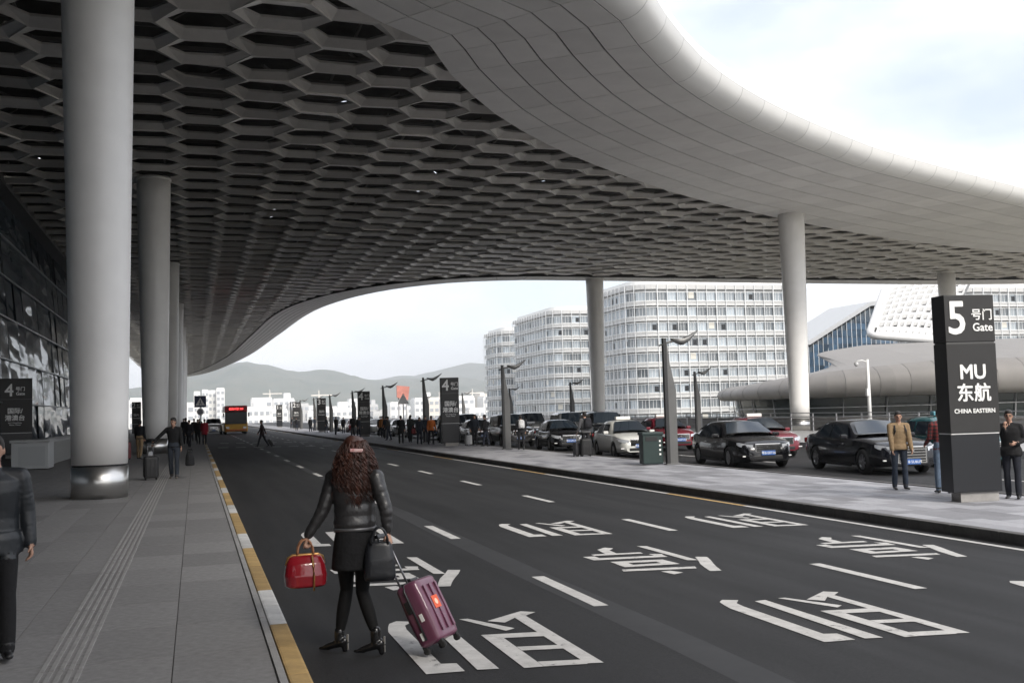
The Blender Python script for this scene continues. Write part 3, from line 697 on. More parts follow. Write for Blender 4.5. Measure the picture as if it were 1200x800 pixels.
def office(label, x0, x1, y0, y1, ztop, floors, grp='white office blocks', bay=2.15, zg=-7.0, fl=3.05, lit=True, seed=1):
    rd = random.Random(seed)
    t = thing('office_block', label, 'building', (x0,y0,zg), 0, grp)
    Q = np.array(arc_path(x0,x1,y0,y1)); seg = np.linalg.norm(np.diff(Q,axis=0),axis=1); S = np.r_[0,np.cumsum(seg)]
    def at(s): return np.array([np.interp(s,S,Q[:,0]), np.interp(s,S,Q[:,1])])
    def swept(d0, d1, z0, z1, m, name):
        q = MB(); c = Q; tn = np.gradient(c,axis=0); tn /= np.linalg.norm(tn,axis=1)[:,None]; nn = np.stack([tn[:,1],-tn[:,0]],1)*-1
        # nn points to the right of travel = outwards for this winding
        mid = np.array([(x0+x1)/2,(y0+y1)/2]); 
        rs = []
        for i in range(len(c)):
            n_ = nn[i] if np.dot(nn[i], c[i]-mid) > 0 else -nn[i]
            a = c[i]+n_*d0-[x0,y0]; e = c[i]+n_*d1-[x0,y0]
            rs.append([(a[0],a[1],z0-zg),(e[0],e[1],z0-zg),(e[0],e[1],z1-zg),(a[0],a[1],z1-zg)])
        q.rings(rs, 0, True, True, False); return fix_normals(q.obj(name, m, t).data)
    core = [(p[0]-x0,p[1]-y0) for p in Q]
    cx, cy = (x1-x0)/2, (y1-y0)/2
    q = MB(); q.prism([(cx+(a-cx)*.985, cy+(c_-cy)*.985) for a, c_ in core], 0, ztop-zg-.4); fix_normals(q.obj('wall', bwall, t).data)
    q = MB(); q.prism([(cx+(a-cx)*.96, cy+(c_-cy)*.96) for a, c_ in core], ztop-zg-.39, ztop-zg+.6); fix_normals(q.obj('roof', M['white'], t).data)
    nb = int(S[-1]/bay); bw = S[-1]/nb
    wm = {}
    def wmesh(kind):
        if kind not in wm:
            q = MB(); w, h = bw-.16, 1.72
            q.box((0,-.03,h/2),(w,.10,h),0)
            if kind == 'std':
                for a in (-w/6, w/6): q.box((a,-.10,h/2),(.07,.06,h),1)
                q.box((0,-.10,.03),(w,.06,.06),1); q.box((0,-.10,h-.03),(w,.06,.06),1)
            if kind == 'open':
                q.box((-w/6,-.10,h/2),(.07,.06,h),1); q.box((w*.24,-.09,h*.45),(w*.42,.05,h*.62),2); q.box((0,-.10,.03),(w,.06,.06),1)
            if kind == 'blind':
                q.box((0,-.09,h*.62),(w*.6,.05,h*.7),3); q.box((0,-.10,.03),(w,.06,.06),1)
            wm[kind] = fix_normals(q.mesh('window', [bglass, bframe, bopen, bblind]))
        return wm[kind]
    for f_ in range(floors):
        z = ztop-1.05-fl*(f_+1)+.60
        swept(.0, .34, z-1.06, z-.10, bwall, 'floor_band')
        for zz, d in ((z-1.0,.62),(z-.2,.62),(z+1.62,.62)): swept(d-.06, d, zz-.035, zz+.035, bframe, 'fin_rail')
        for k in range(nb):
            s = (k+.5)*bw; a = at(s-bw/2+.03); c_ = at(s+bw/2-.03); p = (a+c_)/2; d = c_-a
            r_ = rd.random(); kind = 'open' if r_ < .10 else ('blind' if r_ < .16 else 'std')
            # skip what can never face the visitor: the right-hand return
            if s > S[-1]-(y1-y0): continue
            link('window', wmesh(kind), t, (p[0]-x0,p[1]-y0,z-zg-.08), math.atan2(d[1],d[0]))
    swept(0,.40,ztop-1.3,ztop-.35,bwall,'parapet_band')
    vm = MB().box((0,-.55,0),(.09,.12,1.0)).mesh('fin', bframe)
    z_lo = ztop-1.2-fl*floors
    for k in range(0, nb+1):
        s = k*bw
        if s > S[-1]-(y1-y0): continue
        a = at(max(0,s-.05)); c_ = at(min(S[-1],s+.05)); d = c_-a; p = (a+c_)/2
        o = link('fin', vm, t, (p[0]-x0,p[1]-y0,(ztop-.4+z_lo)/2-zg), math.atan2(d[1],d[0])); o.scale = (1 if k%3 else 1.8,1,ztop-.4-z_lo)
    return t
office('large white office block with rounded corner behind the white taxi', 83,121,194,217, 26.2, 9, seed=3)
office('middle white office block left of the far canopy column', 83,121,244,276, 26.0, 9, seed=5)
office('farthest white office block at the end of the row', 83,121,289,306, 24.6, 8, seed=8)
office('white office block behind the right side of the gate 5 sign', 160,200,194,217, 26.0, 8, seed=11)

# ---- glass hall with sloping roof
t = thing('glass_hall', 'blue glass hall with a sloping roof behind the low pavilion', 'building', (157,250,-7))
hb = mat('hall_glass', (.035,.07,.115), .08, spec=.8, var=.3, scale=.15); per_object_tint(hb, .5, 1.5)
prof = [(0,16.6),(19.3,27.0),(27,27.8),(60,27.8)]
def hz(x): return np.interp(x,[p[0] for p in prof],[p[1] for p in prof])+7
q = MB(); q.prism([(0,0),(60,0),(60,34.2),(27,34.2),(19.3,33.4),(0,23.0)], -18, -.3, mtx=Matrix(((1,0,0,0),(0,0,-1,0),(0,1,0,0),(0,0,0,1)))); fix_normals(q.obj('wall', mat('hall_core', (.05,.07,.09), .4), t).data)
q = MB(); q.rings([[(x,-.8,hz(x)+.2),(x,19,hz(x)+.2),(x,19,hz(x)+1.4),(x,-.8,hz(x)+1.4)] for x in (-1.2,0,19.3,27,60)], smooth=False); fix_normals(q.obj('roof', mat('hall_roof', (.42,.43,.44), .5), t).data)
for r_ in range(9):
    for k in range(20):
        x = .75+1.5*k; z = 14.5+1.9*r_
        if z+1.9 > hz(x-.7)+.3: continue
        q = MB(); tilt = random.random() < .13
        q.add([(x-.68,-.02,z),(x+.68,-.02,z),(x+.68,-.02-(.5 if tilt else 0),z+1.75),(x-.68,-.02-(.5 if tilt else 0),z+1.75)],[(0,1,2,3)]); q.obj('pane', hb, t)
for k in range(21):
    x = 1.5*k; MB().box((x,-.05,7+hz(x)/2),(.10,.16,hz(x)-14)).obj('mullion', bframe, t)

# ---- low pavilion with rounded metal roof
t = thing('pavilion', 'long low pavilion with rounded grey metal roof and dark glazing', 'building', (69.5,110,-6.4))
# plan: rounded tip at the left then running to the right
PV = spline([(6,34),(1.2,24),(-.4,12),(1.5,4),(6.5,.6),(16,-.4),(30,-1.2),(48,-3.0),(75,-6)], 2.0); pn = normals(PV)
if pn[len(pn)//2][1] > 0: pn = -pn
pf = [(-.5,8.6),(.15,8.75),(.55,9.3),(.75,10.2),(.55,11.3),(0,12.2),(-1.2,12.9),(-4,13.5),(-9,14.6),(-16,15.8)]
pm_ = mat('pavilion_metal', (.21,.198,.186), .6, .1, var=.05, scale=.4); per_object_tint(pm_, .93, 1.06)
gl = MB()
def upf(i): return float(np.interp(i,[0,8,14,24,40],[.45,.45,.62,.98,1.1]))
for i in range(len(PV)-1):
    up = float(np.interp(i,[0,8,14,24,40],[.45,.45,.62,.98,1.1]))
    q = MB(); q.rings([[(PV[i+e][0]+pn[i+e][0]*d, PV[i+e][1]+pn[i+e][1]*d, 8.6+(z-8.6)*upf(i+e)) for e in (0,1)] for d, z in pf[:7]], closed=False)
    me = q.mesh('roof_panel', pm_)
    # pull the seam open a little
    o = link('roof_panel', me, t); bs_ = MB()
q = MB()
for i in range(len(PV)-1):
    up = float(np.interp(i,[0,8,14,24,40],[.45,.45,.62,.98,1.1]))
    q.rings([[(PV[i+e][0]+pn[i+e][0]*d, PV[i+e][1]+pn[i+e][1]*d, 8.6+(z-8.6)*upf(i+e)) for e in (0,1)] for d, z in pf[6:]], closed=False)
q.obj('roof', pm_, t)
for i in range(0, len(PV), 2):
    sm_ = MB()
    up = float(np.interp(i,[0,8,14,24,40],[.45,.45,.62,.98,1.1]))
    sm_.tube([(PV[i][0]+pn[i][0]*(d+.01), PV[i][1]+pn[i][1]*(d+.01), 8.6+(z-8.6)*up) for d, z in pf[:7]], .035, 5)
    sm_.obj('roof_seam', mat('pavilion_seam', (.15,.145,.14), .6), t)
pg = mat('pavilion_glass', (.012,.02,.02), .08, spec=.7)
for i in range(0, len(PV)-1):
    q = MB(); a, c_ = PV[i]-pn[i]*2.6, PV[i+1]-pn[i+1]*2.6; a2, c2 = PV[i]-pn[i]*1.6, PV[i+1]-pn[i+1]*1.6
    q.quad((a[0],a[1],2.0),(c_[0],c_[1],2.0),(c2[0],c2[1],8.8),(a2[0],a2[1],8.8)); q.obj('pane', pg, t)
q = MB()
for i in range(0, len(PV), 3):
    a, a2 = PV[i]-pn[i]*2.5, PV[i]-pn[i]*1.45; q.tube([(a[0],a[1],0),(a2[0],a2[1],8.8)], .07, 6)
q.obj('mullion', rail_m, t)
q = MB(); q.rings([[(PV[i][0]+pn[i][0]*d, PV[i][1]+pn[i][1]*d, z) for d, z in ((-1.5,8.55),(-.45,8.62))] for i in range(len(PV))], closed=False, smooth=False); q.obj('soffit', M['seam'], t)
q = MB(); q.rings([[(PV[i][0]+pn[i][0]*d, PV[i][1]+pn[i][1]*d, z) for d, z in ((-2.4,0),(-2.4,2.1),(-2.8,2.1))] for i in range(len(PV))], closed=False, smooth=False); q.obj('plinth', M['concrete'], t)
rl = MB()
for i in range(len(PV)-1):
    for z in (6.3,7.4): rl.tube([(*(PV[i]+pn[i]*-.9),z),(*(PV[i+1]+pn[i+1]*-.9),z)], .05, 5)
rl.obj('rail', rail_m, t)

# ---- white lattice roof with glass drum
t = thing('lattice_roof', 'white perforated lattice roof above a glass drum behind the gate 5 sign', 'building', (95,135,-7))
lw = mat('lattice_white', (.56,.56,.555), .5, var=.03, scale=.5)
# tilted sheet in local (u along, v across) built from bars, corner rounded
def lat(u, v):  # bilinear patch between four measured corners, gently domed
    A, B_, C_, D_ = Vector((0,0,18.6)), Vector((11.5,-1,17.6)), Vector((24,6,28.5)), Vector((8.0,7,26.0))
    p = A*(1-u)*(1-v)+B_*u*(1-v)+C_*u*v+D_*(1-u)*v
    p.z += 1.1*math.sin(math.pi*min(1,max(0,u)))*math.sin(math.pi*min(1,max(0,v)))*.6; return p
nu, nv_ = 11, 9
for i in range(nu):
    for j in range(nv_):
        u0, u1, v0, v1 = i/nu, (i+1)/nu, j/nv_, (j+1)/nv_
        if (i == 0 and j == 0): continue
        big = .30 if (i+j)%2 == 0 else .18
        if j == 0 or i == 0: big = .08
        o = [lat(u0,v0),lat(u1,v0),lat(u1,v1),lat(u0,v1)]; c_ = sum(o,Vector())/4
        def mixp(k_): return [c_+(p-c_)*k_ for p in o]
        inn = [c_+(p-c_)*(.78 if big > .2 else (.62 if big > .1 else .30)) for p in o]
        low = [p-Vector((0,0,.6)) for p in inn]
        q = MB()
        for k in range(4):
            q.quad(o[k],o[(k+1)%4],inn[(k+1)%4],inn[k]); q.quad(inn[k],inn[(k+1)%4],low[(k+1)%4],low[k])
        q.obj('lattice_cell', lw, t)
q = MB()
q.rings([[lat(u,v)-Vector((0,0,.9)) for u in np.linspace(.04,1,8)] for v in np.linspace(.04,1,8)], closed=False); q.obj('shade_sheet', mat('lattice_shadow', (.16,.165,.17), .7), t)  # added dark sheet: its colour stands in for the shaded interior behind the holes
q = MB()
rim = [lat(u,0) for u in np.linspace(.06,1,12)]+[]
rim0 = [lat(.0,v) for v in np.linspace(1,.09,10)]
pth = rim0+[lat(.02,.03)]+rim
q.tube([(p.x,p.y,p.z-.35) for p in pth], .55, 10); q.obj('rim', lw, t)
q = MB(); q.lathe([(8.5,0),(8.5,17.2)], 40, c=(13,9,0)); q.obj('glass_drum', mat('drum_glass', (.22,.25,.27), .1, spec=.9, var=.2, scale=.3), t)
for k in range(26):
    a = math.pi*1.0+math.pi*k/25; MB().box((13+8.56*math.cos(a),9+8.56*math.sin(a),8.6),(.12,.12,17.2)).obj('mullion', bframe, t)
for z in (10.5,13.2,15.6): MB().lathe([(8.6,z-.12),(8.62,z),(8.6,z+.12)], 40, c=(13,9,0), caps=False).obj('ring', bframe, t)

# ================================================================ FAR CITY AND HILLS
hl = mat('wooded_hill', (.030,.055,.028), .95, col2=(.12,.115,.075), scale=.011, detail=9)
def ridge(pts, y, depth, z0, name, bare=False):
    q = MB(); xs = np.linspace(pts[0][0], pts[-1][0], 150); zs = np.interp(xs,[p[0] for p in pts],[p[1] for p in pts]); rs = []
    for j in range(16):
        s = j/15; ring = []
        for x, z in zip(xs, zs):
            nn = mnoise.fractal(Vector((x*.006, s*4.0, y*.001)), 1.0, 2.0, 5)
            hgt = z*math.sin(math.pi/2*min(1,s*1.0))**.9
            ring.append((x+40*mnoise.noise(Vector((x*.004,s*3,2))), y-depth*(1-s), z0+(hgt+(7 if s>.2 else 0)*nn*(1.0)+ (18*nn*math.sin(math.pi*s)))))
        rs.append(ring)
    q.rings(rs, closed=False); 
    back = [(x,y+depth*.7,z0-5) for x in xs]; q.rings([rs[-1], back], closed=False)
    o = q.obj(name, hl); return tag(o, kind='structure')
ridge([(-1500,60),(-900,90),(-500,80),(-250,110),(-142,118),(4,160),(100,190),(168,205),(250,192),(336,165),(390,170),(430,172),(480,165),(540,150),(620,128),(700,130),(760,138),(900,125),(1400,90),(2200,60)], 4000, 1100, -7, 'hills')
ridge([(-2500,70),(-600,90),(0,100),(500,110),(700,150),(820,168),(1000,180),(1130,205),(1250,228),(1320,225),(1420,205),(1600,190),(2300,160),(4000,90)], 5000, 900, -7, 'hills')
fw = [mat('far_wall_%s' % n_, c_, .8, var=.06, scale=.05) for n_, c_ in (('white',(.74,.74,.73)),('cream',(.66,.63,.58)),('grey',(.5,.5,.5)))]
fwin = mat('far_window', (.36,.38,.41), .3)
rd = random.Random(4)
def far_building(x, y, w, h, d, label, m, tiers=0):
    t = thing('distant_building', label, 'building', (x,y,-7), 0, 'far white buildings below the hills')
    MB().cbox((0,0,h/2),(w,d,h),.3).obj('wall', m, t)
    nf = max(2,int(h/3.6)); nc = max(2,int(w/2.7))
    wm_ = MB().box((0,-d/2-.05,0),(w/nc*.62,.3,1.7)).mesh('window', fwin)
    if nf*nc <= 40:
        for f_ in range(1,nf):
            for c_ in range(nc): link('window', wm_, t, (-w/2+w/nc*(c_+.5),0,h/nf*(f_+.45)))
    else:
        for f_ in range(1,nf): MB().box((0,-d/2-.05,h/nf*(f_+.5)),(w*.9,.3,1.5)).obj('window_band', fwin, t)
    MB().box((0,0,h+.5),(w*.94,d*.94,1.0)).obj('roof', m, t)
    if tiers: MB().box((w*.18,0,h+2.5),(w*.3,d*.5,3.4)).obj('roof_house', m, t)
for px_, w_, h_ in ((231,7,30),(240,7,31.5),(248,8,31),(257,9,33)):
    X_ = (px_-229)*700/1305; far_building(X_,700+rd.uniform(-15,15),w_*.56,h_*.60+6.5,9,'tall white apartment slab in the far cluster below the hill',fw[0])
def far_label(k, h, rh): return '%s %s building %s in the far row under the hills' % (('low','mid-height','taller')[0 if h < 11.5 else (1 if h < 15 else 2)], ('white','cream','grey')[k], 'with a roof house' if rh else 'with a flat roof')
def far_building2(x, y, w, d, label, m, rh): far_building(x, y, w, h_, d, label, m, rh)
for px_ in range(292, 585, 12):
    Y_ = rd.uniform(520,820); d_ = Y_*.96; X_ = (px_+rd.uniform(-4,4)-229)*d_/1305*1.09
    far_building2(X_,Y_,rd.uniform(9,17),14,far_label(k_ := rd.choice((0,0,0,1,2)), h_ := rd.uniform(9,17)+rd.choice((0,0,2,4)), rh_ := rd.random() < .4),fw[k_],rh_)
for px_ in range(-80, 226, 26):
    Y_ = rd.uniform(450,700); far_building((px_-229)*Y_*.96/1305,Y_,rd.uniform(14,26),rd.uniform(9,18),14,'pale building glimpsed between the pavement columns',fw[0],0)
# tower crane / flag pole on the skyline
for px_, Y_, h_ in ((313,640,22),(370,560,19),(558,600,19)):
    t = thing('mast', 'thin pale tower crane among the far buildings', 'crane', ((px_-229)*Y_*.96/1305*1.06,Y_,-7), 0, 'tower cranes on the skyline')
    MB().box((0,0,h_/2),(.7,.7,h_)).obj('tower', fw[1], t); MB().box((1.5,0,h_),(11,.5,.6)).obj('jib', fw[1], t); MB().box((0,0,h_+1.2),(.4,.4,2.4)).obj('apex', fw[1], t)

# the air
b = MB(); b.box((1000,2500,112),(11000,6600,246)); hz_o = b.obj('haze', []); tag(hz_o, 'thin pale haze filling the air over the whole place', 'haze', kind='stuff')
hm = bpy.data.materials.new('haze_air'); hm.use_nodes = True; ht = hm.node_tree; ht.nodes.clear()
pv = ht.nodes.new('ShaderNodeVolumePrincipled'); pv.inputs['Density'].default_value = .00024; pv.inputs['Color'].default_value = (.93,.96,1,1); pv.inputs['Anisotropy'].default_value = .2
ho = ht.nodes.new('ShaderNodeOutputMaterial'); ht.links.new(pv.outputs['Volume'], ho.inputs['Volume']); hz_o.data.materials.append(hm)
# ================================================================ PEOPLE
def V(*a): return Vector(a)
class Body:
    """closed primitives with a tag each, fused into one continuous skin"""
    def __init__(s): s.b = MB(); s.t = []
    def _fin(s, n0, tg): s.t += [tg]*(len(s.b.v)-n0)
    def cone(s, p0, p1, r0, r1, tg, side=None, flat=1.0, n=14, bul=None, puff=0, pw=.0):
        n0 = len(s.b.v); p0, p1 = Vector(p0), Vector(p1); d = p1-p0; Ln = max(d.length, 1e-4); d = d/Ln
        a = Vector(side) if side is not None else (d.cross(V(0,0,1)) if abs(d.z) < .9 else d.cross(V(0,1,0)))
        a = (a-d*a.dot(d)).normalized(); c = d.cross(a); rs = []
        steps = [(-1,.25),(-.8,.6),(-.45,.9)]
        for h, q in steps: rs.append((p0+d*r0*h*.98, r0*q))
        m = 14 if puff else 6
        for k in range(m+1):
            u = k/m; r = r0+(r1-r0)*u
            if bul: r += bul*math.sin(math.pi*u)
            if puff: r += pw*abs(math.sin(math.pi*u*puff))
            rs.append((p0+d*Ln*u, r))
        for h, q in reversed(steps): rs.append((p1-d*r1*h*.98, r1*q))
        s.b.rings([[c0+(a*math.cos(2*math.pi*i/n)+c*flat*math.sin(2*math.pi*i/n))*r for i in range(n)] for c0, r in rs]); s._fin(n0, tg); return s
    def loft(s, rings, tg, right, fwd, n=20, sq=2.0):
        n0 = len(s.b.v); rs = []
        for c, rx, ry in rings:
            ring = []
            for i in range(n):
                a = 2*math.pi*i/n; ca, sa = math.cos(a), math.sin(a)
                k = (abs(ca)**sq+abs(sa)**sq)**(-1/sq); ring.append(Vector(c)+right*rx*ca*k+fwd*ry*sa*k)
            rs.append(ring)
        s.b.rings(rs); s._fin(n0, tg); return s
    def ell(s, c, r, tg, X=V(1,0,0), Y=V(0,1,0), n=14, m=9):
        Z = X.cross(Y); rs = []; n0 = len(s.b.v)
        for j in range(1, m):
            t = math.pi*j/m; rs.append([Vector(c)+X*r[0]*math.sin(t)*math.cos(2*math.pi*i/n)+Y*r[1]*math.sin(t)*math.sin(2*math.pi*i/n)-Z*r[2]*math.cos(t) for i in range(n)])
        s.b.rings(rs); s._fin(n0, tg); return s
    def hand(s, w, d, palm_n, tg='skin', sc=1.0, curl=.6, grip=False):
        """w wrist, d direction of the fingers, palm_n = direction the palm faces"""
        d = Vector(d).normalized(); pn_ = Vector(palm_n); pn_ = (pn_-d*pn_.dot(d)).normalized(); lat_ = d.cross(pn_)
        k0 = w+d*.085*sc
        s.cone(w, k0, .026*sc, .036*sc, tg, side=lat_, flat=.48)
        cu = 1.5 if grip else curl
        for i, ln in enumerate((.068,.078,.072,.055)):
            o = k0+lat_*(i-1.5)*.0195*sc; L1 = ln*.5*sc
            d1 = (d*math.cos(cu*.7)+pn_*math.sin(cu*.7)); d2 = (d*math.cos(cu*1.7)+pn_*math.sin(cu*1.7))
            s.cone(o, o+d1*L1, .0098*sc, .0092*sc, tg, n=8); s.cone(o+d1*L1, o+d1*L1+d2*L1*1.05, .0092*sc, .0078*sc, tg, n=8)
        tb = w+d*.028*sc-lat_*.028*sc
        t1 = tb+(d*.6-lat_*.55+pn_*.45).normalized()*.042*sc; s.cone(tb, t1, .0135*sc, .0115*sc, tg, n=8)
        s.cone(t1, t1+(d*.75+pn_*.55+lat_*(.35 if grip else -.1)).normalized()*.032*sc, .0112*sc, .009*sc, tg, n=8)
    def build(s, name, mats, parent, vox, smooth=3):
        me = s.b.mesh('tmp', []); o = bpy.data.objects.new('tmp', me); fix_normals(me)
        md = o.modifiers.new('r', 'REMESH'); md.mode = 'VOXEL'; md.voxel_size = vox; md.use_smooth_shade = True
        ms = o.modifiers.new('s', 'SMOOTH'); ms.factor = .5; ms.iterations = smooth
        ne = evaluated(o); bpy.data.objects.remove(o); bpy.data.meshes.remove(me)
        tags = sorted(set(s.t)); ne.materials.clear()
        for tg in tags: ne.materials.append(mats[tg])
        kd = kdtree.KDTree(len(s.b.v))
        for i, v in enumerate(s.b.v): kd.insert(v, i)
        kd.balance(); idx = []
        for p in ne.polygons:
            idx.append(tags.index(s.t[kd.find(p.center)[1]]))
        ne.polygons.foreach_set('material_index', idx); ne.polygons.foreach_set('use_smooth', [True]*len(idx)); ne.name = name
        return link(name, ne, parent)

def cloth(c, rough=.85, v=.18): 
    return mat('cloth_%d_%d_%d' % tuple(int(x*1000) for x in c), c, rough, var=v, scale=18, bump=.25, bscale=14, spec=.25)
def skin(c=(.42,.25,.18)): return mat('skin_%d' % int(c[0]*1000), c, .55, var=.08, scale=20, spec=.35)
HAIRM = mat('dark_hair', (.014,.011,.010), .55, var=.4, scale=60, stretch=(1,1,.2))

def ik(S, T, l1, l2, pole):
    d = T-S; D = min(d.length, (l1+l2)*.999); dn = d.normalized(); a = (l1*l1-l2*l2+D*D)/(2*D); h = math.sqrt(max(0,l1*l1-a*a))
    pp = Vector(pole); pp = (pp-dn*pp.dot(dn)).normalized(); return S+dn*a+pp*h, S+dn*D

def head(B, c, fwd, right, s, female=False, fine=True):
    up = right.cross(fwd)
    B.ell(c+up*.012*s, (.074*s,.092*s,.108*s), 'skin', right, fwd)
    B.ell(c+fwd*.028*s-up*.062*s, (.052*s,.056*s,.058*s), 'skin', right, fwd)
    B.cone(c+fwd*.088*s+up*.012*s, c+fwd*.104*s-up*.022*s, .009*s, .015*s, 'skin', n=8)
    for k in (-1,1):
        B.ell(c+right*k*.076*s-up*.012*s-fwd*.004*s, (.012*s,.022*s,.032*s), 'skin', right, fwd, 8, 6)
        B.ell(c+right*k*.031*s+fwd*.083*s+up*.006*s, (.0075*s,.005*s,.004*s), 'eye', right, fwd, 8, 6)
        if fine: B.ell(c+right*k*.033*s+fwd*.086*s+up*.026*s, (.015*s,.005*s,.0035*s), 'eye', right, fwd, 8, 6)
    B.ell(c+fwd*.080*s-up*.066*s, (.022*s,.009*s,.006*s), 'lip', right, fwd, 8, 6)

def hair_cap(parent, c, fwd, right, s, m, vox, long=0.0):
    B = Body(); up = right.cross(fwd)
    B.ell(c+up*.028*s-fwd*.016*s, (.083*s,.098*s,.106*s), 'hair', right, fwd)
    B.ell(c+up*.075*s+fwd*.035*s, (.066*s,.060*s,.045*s), 'hair', right, fwd)
    B.ell(c-up*.045*s-fwd*.05*s, (.066*s,.045*s,.05*s), 'hair', right, fwd)
    if long: B.cone(c-fwd*.06*s, c-fwd*.085*s-up*long*s, .07*s, .05*s, 'hair', side=right, flat=.5)
    return B.build('hair', {'hair': m}, parent, vox, 2)

def person(label, loc, face, h=1.70, legs=((8,8),(-8,12)), arms=None, lean=3, head_turn=0, top=(.02,.02,.022), bottom=(.03,.035,.05), shoe=(.02,.02,.02), hair=None,
           sk=(.42,.25,.18), coat=0.0, vox=.02, grp=None, female=False, sleeve=.012, hips_wide=0, torso_mat=None, long_hair=0.0, hat=None, width=1.0, puff=0, name='person', twist=0):
    """face = compass angle (deg) the person looks towards: 0 = +Y, 90 = +X"""
    t = thing(name, label, 'person', loc, -R(face), grp); s = h/1.75
    RX, FW, UP = V(1,0,0), V(0,1,0), V(0,0,1)
    B = Body()
    pel = V(0,0,.95*s); ln = R(lean); up_t = (UP*math.cos(ln)+FW*math.sin(ln)); fw_t = (FW*math.cos(ln)-UP*math.sin(ln))
    tw = R(twist); rt = RX*math.cos(tw)+fw_t*math.sin(tw)*-1; ft = fw_t*math.cos(tw)+RX*math.sin(tw)
    ank = []
    J = {}
    for k, (sw, kn) in zip((-1,1), legs):
        hp = pel+V(k*.092*s,0,-.03*s); a = R(sw); b2 = R(sw-kn)
        knee = hp+V(k*.012*s, math.sin(a)*.43*s, -math.cos(a)*.43*s); an = knee+V(0, math.sin(b2)*.42*s, -math.cos(b2)*.42*s); J[k] = (hp,knee,an,b2)
    low = min(J[k][2].z-.075*s for k in J)-.002; dz = -low
    for k in J: J[k] = (*[p+UP*dz for p in J[k][:3]], J[k][3])
    pel = pel+UP*dz
    w = width
    waist = pel+up_t*.16*s; chest = pel+up_t*.36*s; shl = pel+up_t*.50*s; neck = pel+up_t*.545*s; hd = pel+up_t*.69*s+fw_t*.015*s
    hw = .165+hips_wide
    bk_ = .80 if coat else 1.0
    B.loft([(pel-up_t*.10*s,.13*bk_*s,.10*bk_*s),(pel,hw*w*s*bk_,.118*w*s*bk_)], 'bottom', RX, FW)
    cw = .0 if female else .02
    B.loft([(pel-up_t*.02*s,(hw+.008)*w*s,.122*w*s),(waist,(.142+cw)*w*s,.108*w*s),(chest,(.168+cw)*w*s,.125*w*s),(pel+up_t*.45*s,(.172+cw)*w*s,.112*w*s),(shl,.135*s,.085*s),(neck,.062*s,.062*s)], 'top', rt, ft)
    if coat: B.loft([(pel+up_t*.05*s,(hw+.015)*w*s,.13*w*s),*[(pel-UP*coat*s*q_,(hw+.03)*w*s,.148*w*s) for q_ in (.0,.12,.25,.38,.5,.62,.75,.87,.95,1.0)]], 'top', RX, FW, 56)
    for k in J:
        hp, knee, an, b2 = J[k]
        B.cone(hp+UP*.02*s, knee, .088*s*(1+.1*(w-1)), .062*s, 'bottom', bul=.006*s); B.cone(knee, an+UP*.005*s, .062*s, .056*s, 'bottom', bul=.006*s)
        fa = max(-.15, -b2*.55) if b2 > 0 else -b2*.75
        fd = V(0, math.cos(fa), -math.sin(fa)) if b2 < 0 else V(0, math.cos(fa), math.sin(-fa))
        heel = an+V(0,-.035*s,-.035*s); toe = an+fd*.155*s+V(k*.015*s,0,-.045*s)
        B.cone(heel, toe, .040*s, .033*s, 'shoe', side=RX, flat=.75); B.cone(an, an-UP*.03*s, .042*s, .042*s, 'shoe')
    B.cone(neck-up_t*.02*s, hd-up_t*.04*s, .056*s, .050*s, 'skin')
    hf = R(head_turn); hfw = (fw_t*math.cos(hf)+RX*math.sin(hf)); hrt = (RX*math.cos(hf)-fw_t*math.sin(hf)); head(B, hd, hfw, hrt, s, female, vox < .012)
    arms = arms or (dict(sw=10,ab=8,el=15), dict(sw=-8,ab=8,el=15))
    for k, A in zip((-1,1), arms):
        S = shl+rt*k*(.185 if not female else .165)*s*(.5+.5*w)-up_t*.025*s
        B.ell(S, (.062*s,.062*s,.06*s), 'top'); B.cone(neck-up_t*.045*s+rt*k*.03*s, S+up_t*.004*s, .058*s, (.046+sleeve)*s, 'top')
        if 'to' in A:
            T = V(*A['to']); E, Wr = ik(S, T, .285*s, .26*s, A.get('pole', V(k*.5,-1,-.3)))
        else:
            a, ab, e = R(A['sw']), R(A['ab']), R(A['el'])
            d1 = V(k*math.sin(ab), math.sin(a)*math.cos(ab), -math.cos(a)*math.cos(ab)); d2 = V(k*math.sin(ab)*.6, math.sin(a+e)*math.cos(ab), -math.cos(a+e)*math.cos(ab)).normalized()
            E = S+d1*.285*s; Wr = E+d2*.25*s
        B.cone(S, E, (.048+sleeve)*s, (.042+sleeve)*s, 'top', puff=puff, pw=.004 if puff else 0); B.cone(E, Wr, (.042+sleeve)*s, (.031+sleeve*.8)*s, 'top', puff=puff, pw=.003 if puff else 0)
        dd = (Wr-E).normalized(); B.hand(Wr-dd*.005*s, A.get('hd', dd), A.get('pn', V(-k,.25,0)), 'skin', s, grip=A.get('grip', False))
    mats = dict(top=torso_mat or cloth(top), bottom=cloth(bottom), shoe=mat('shoe_%d' % int(shoe[0]*1000), shoe, .45), skin=skin(sk), eye=mat('eye_dark', (.01,.008,.008), .3), lip=mat('lip', (.28,.11,.09), .5))
    B.build('body', mats, t, vox)
    hair_cap(t, hd, hfw, hrt, s, hair or HAIRM, min(vox,.016), long_hair)
    t['_s'] = s
    return t, dict(hd=hd, shl=shl, pel=pel, chest=chest, s=s, fw=fw_t, rt=rt)

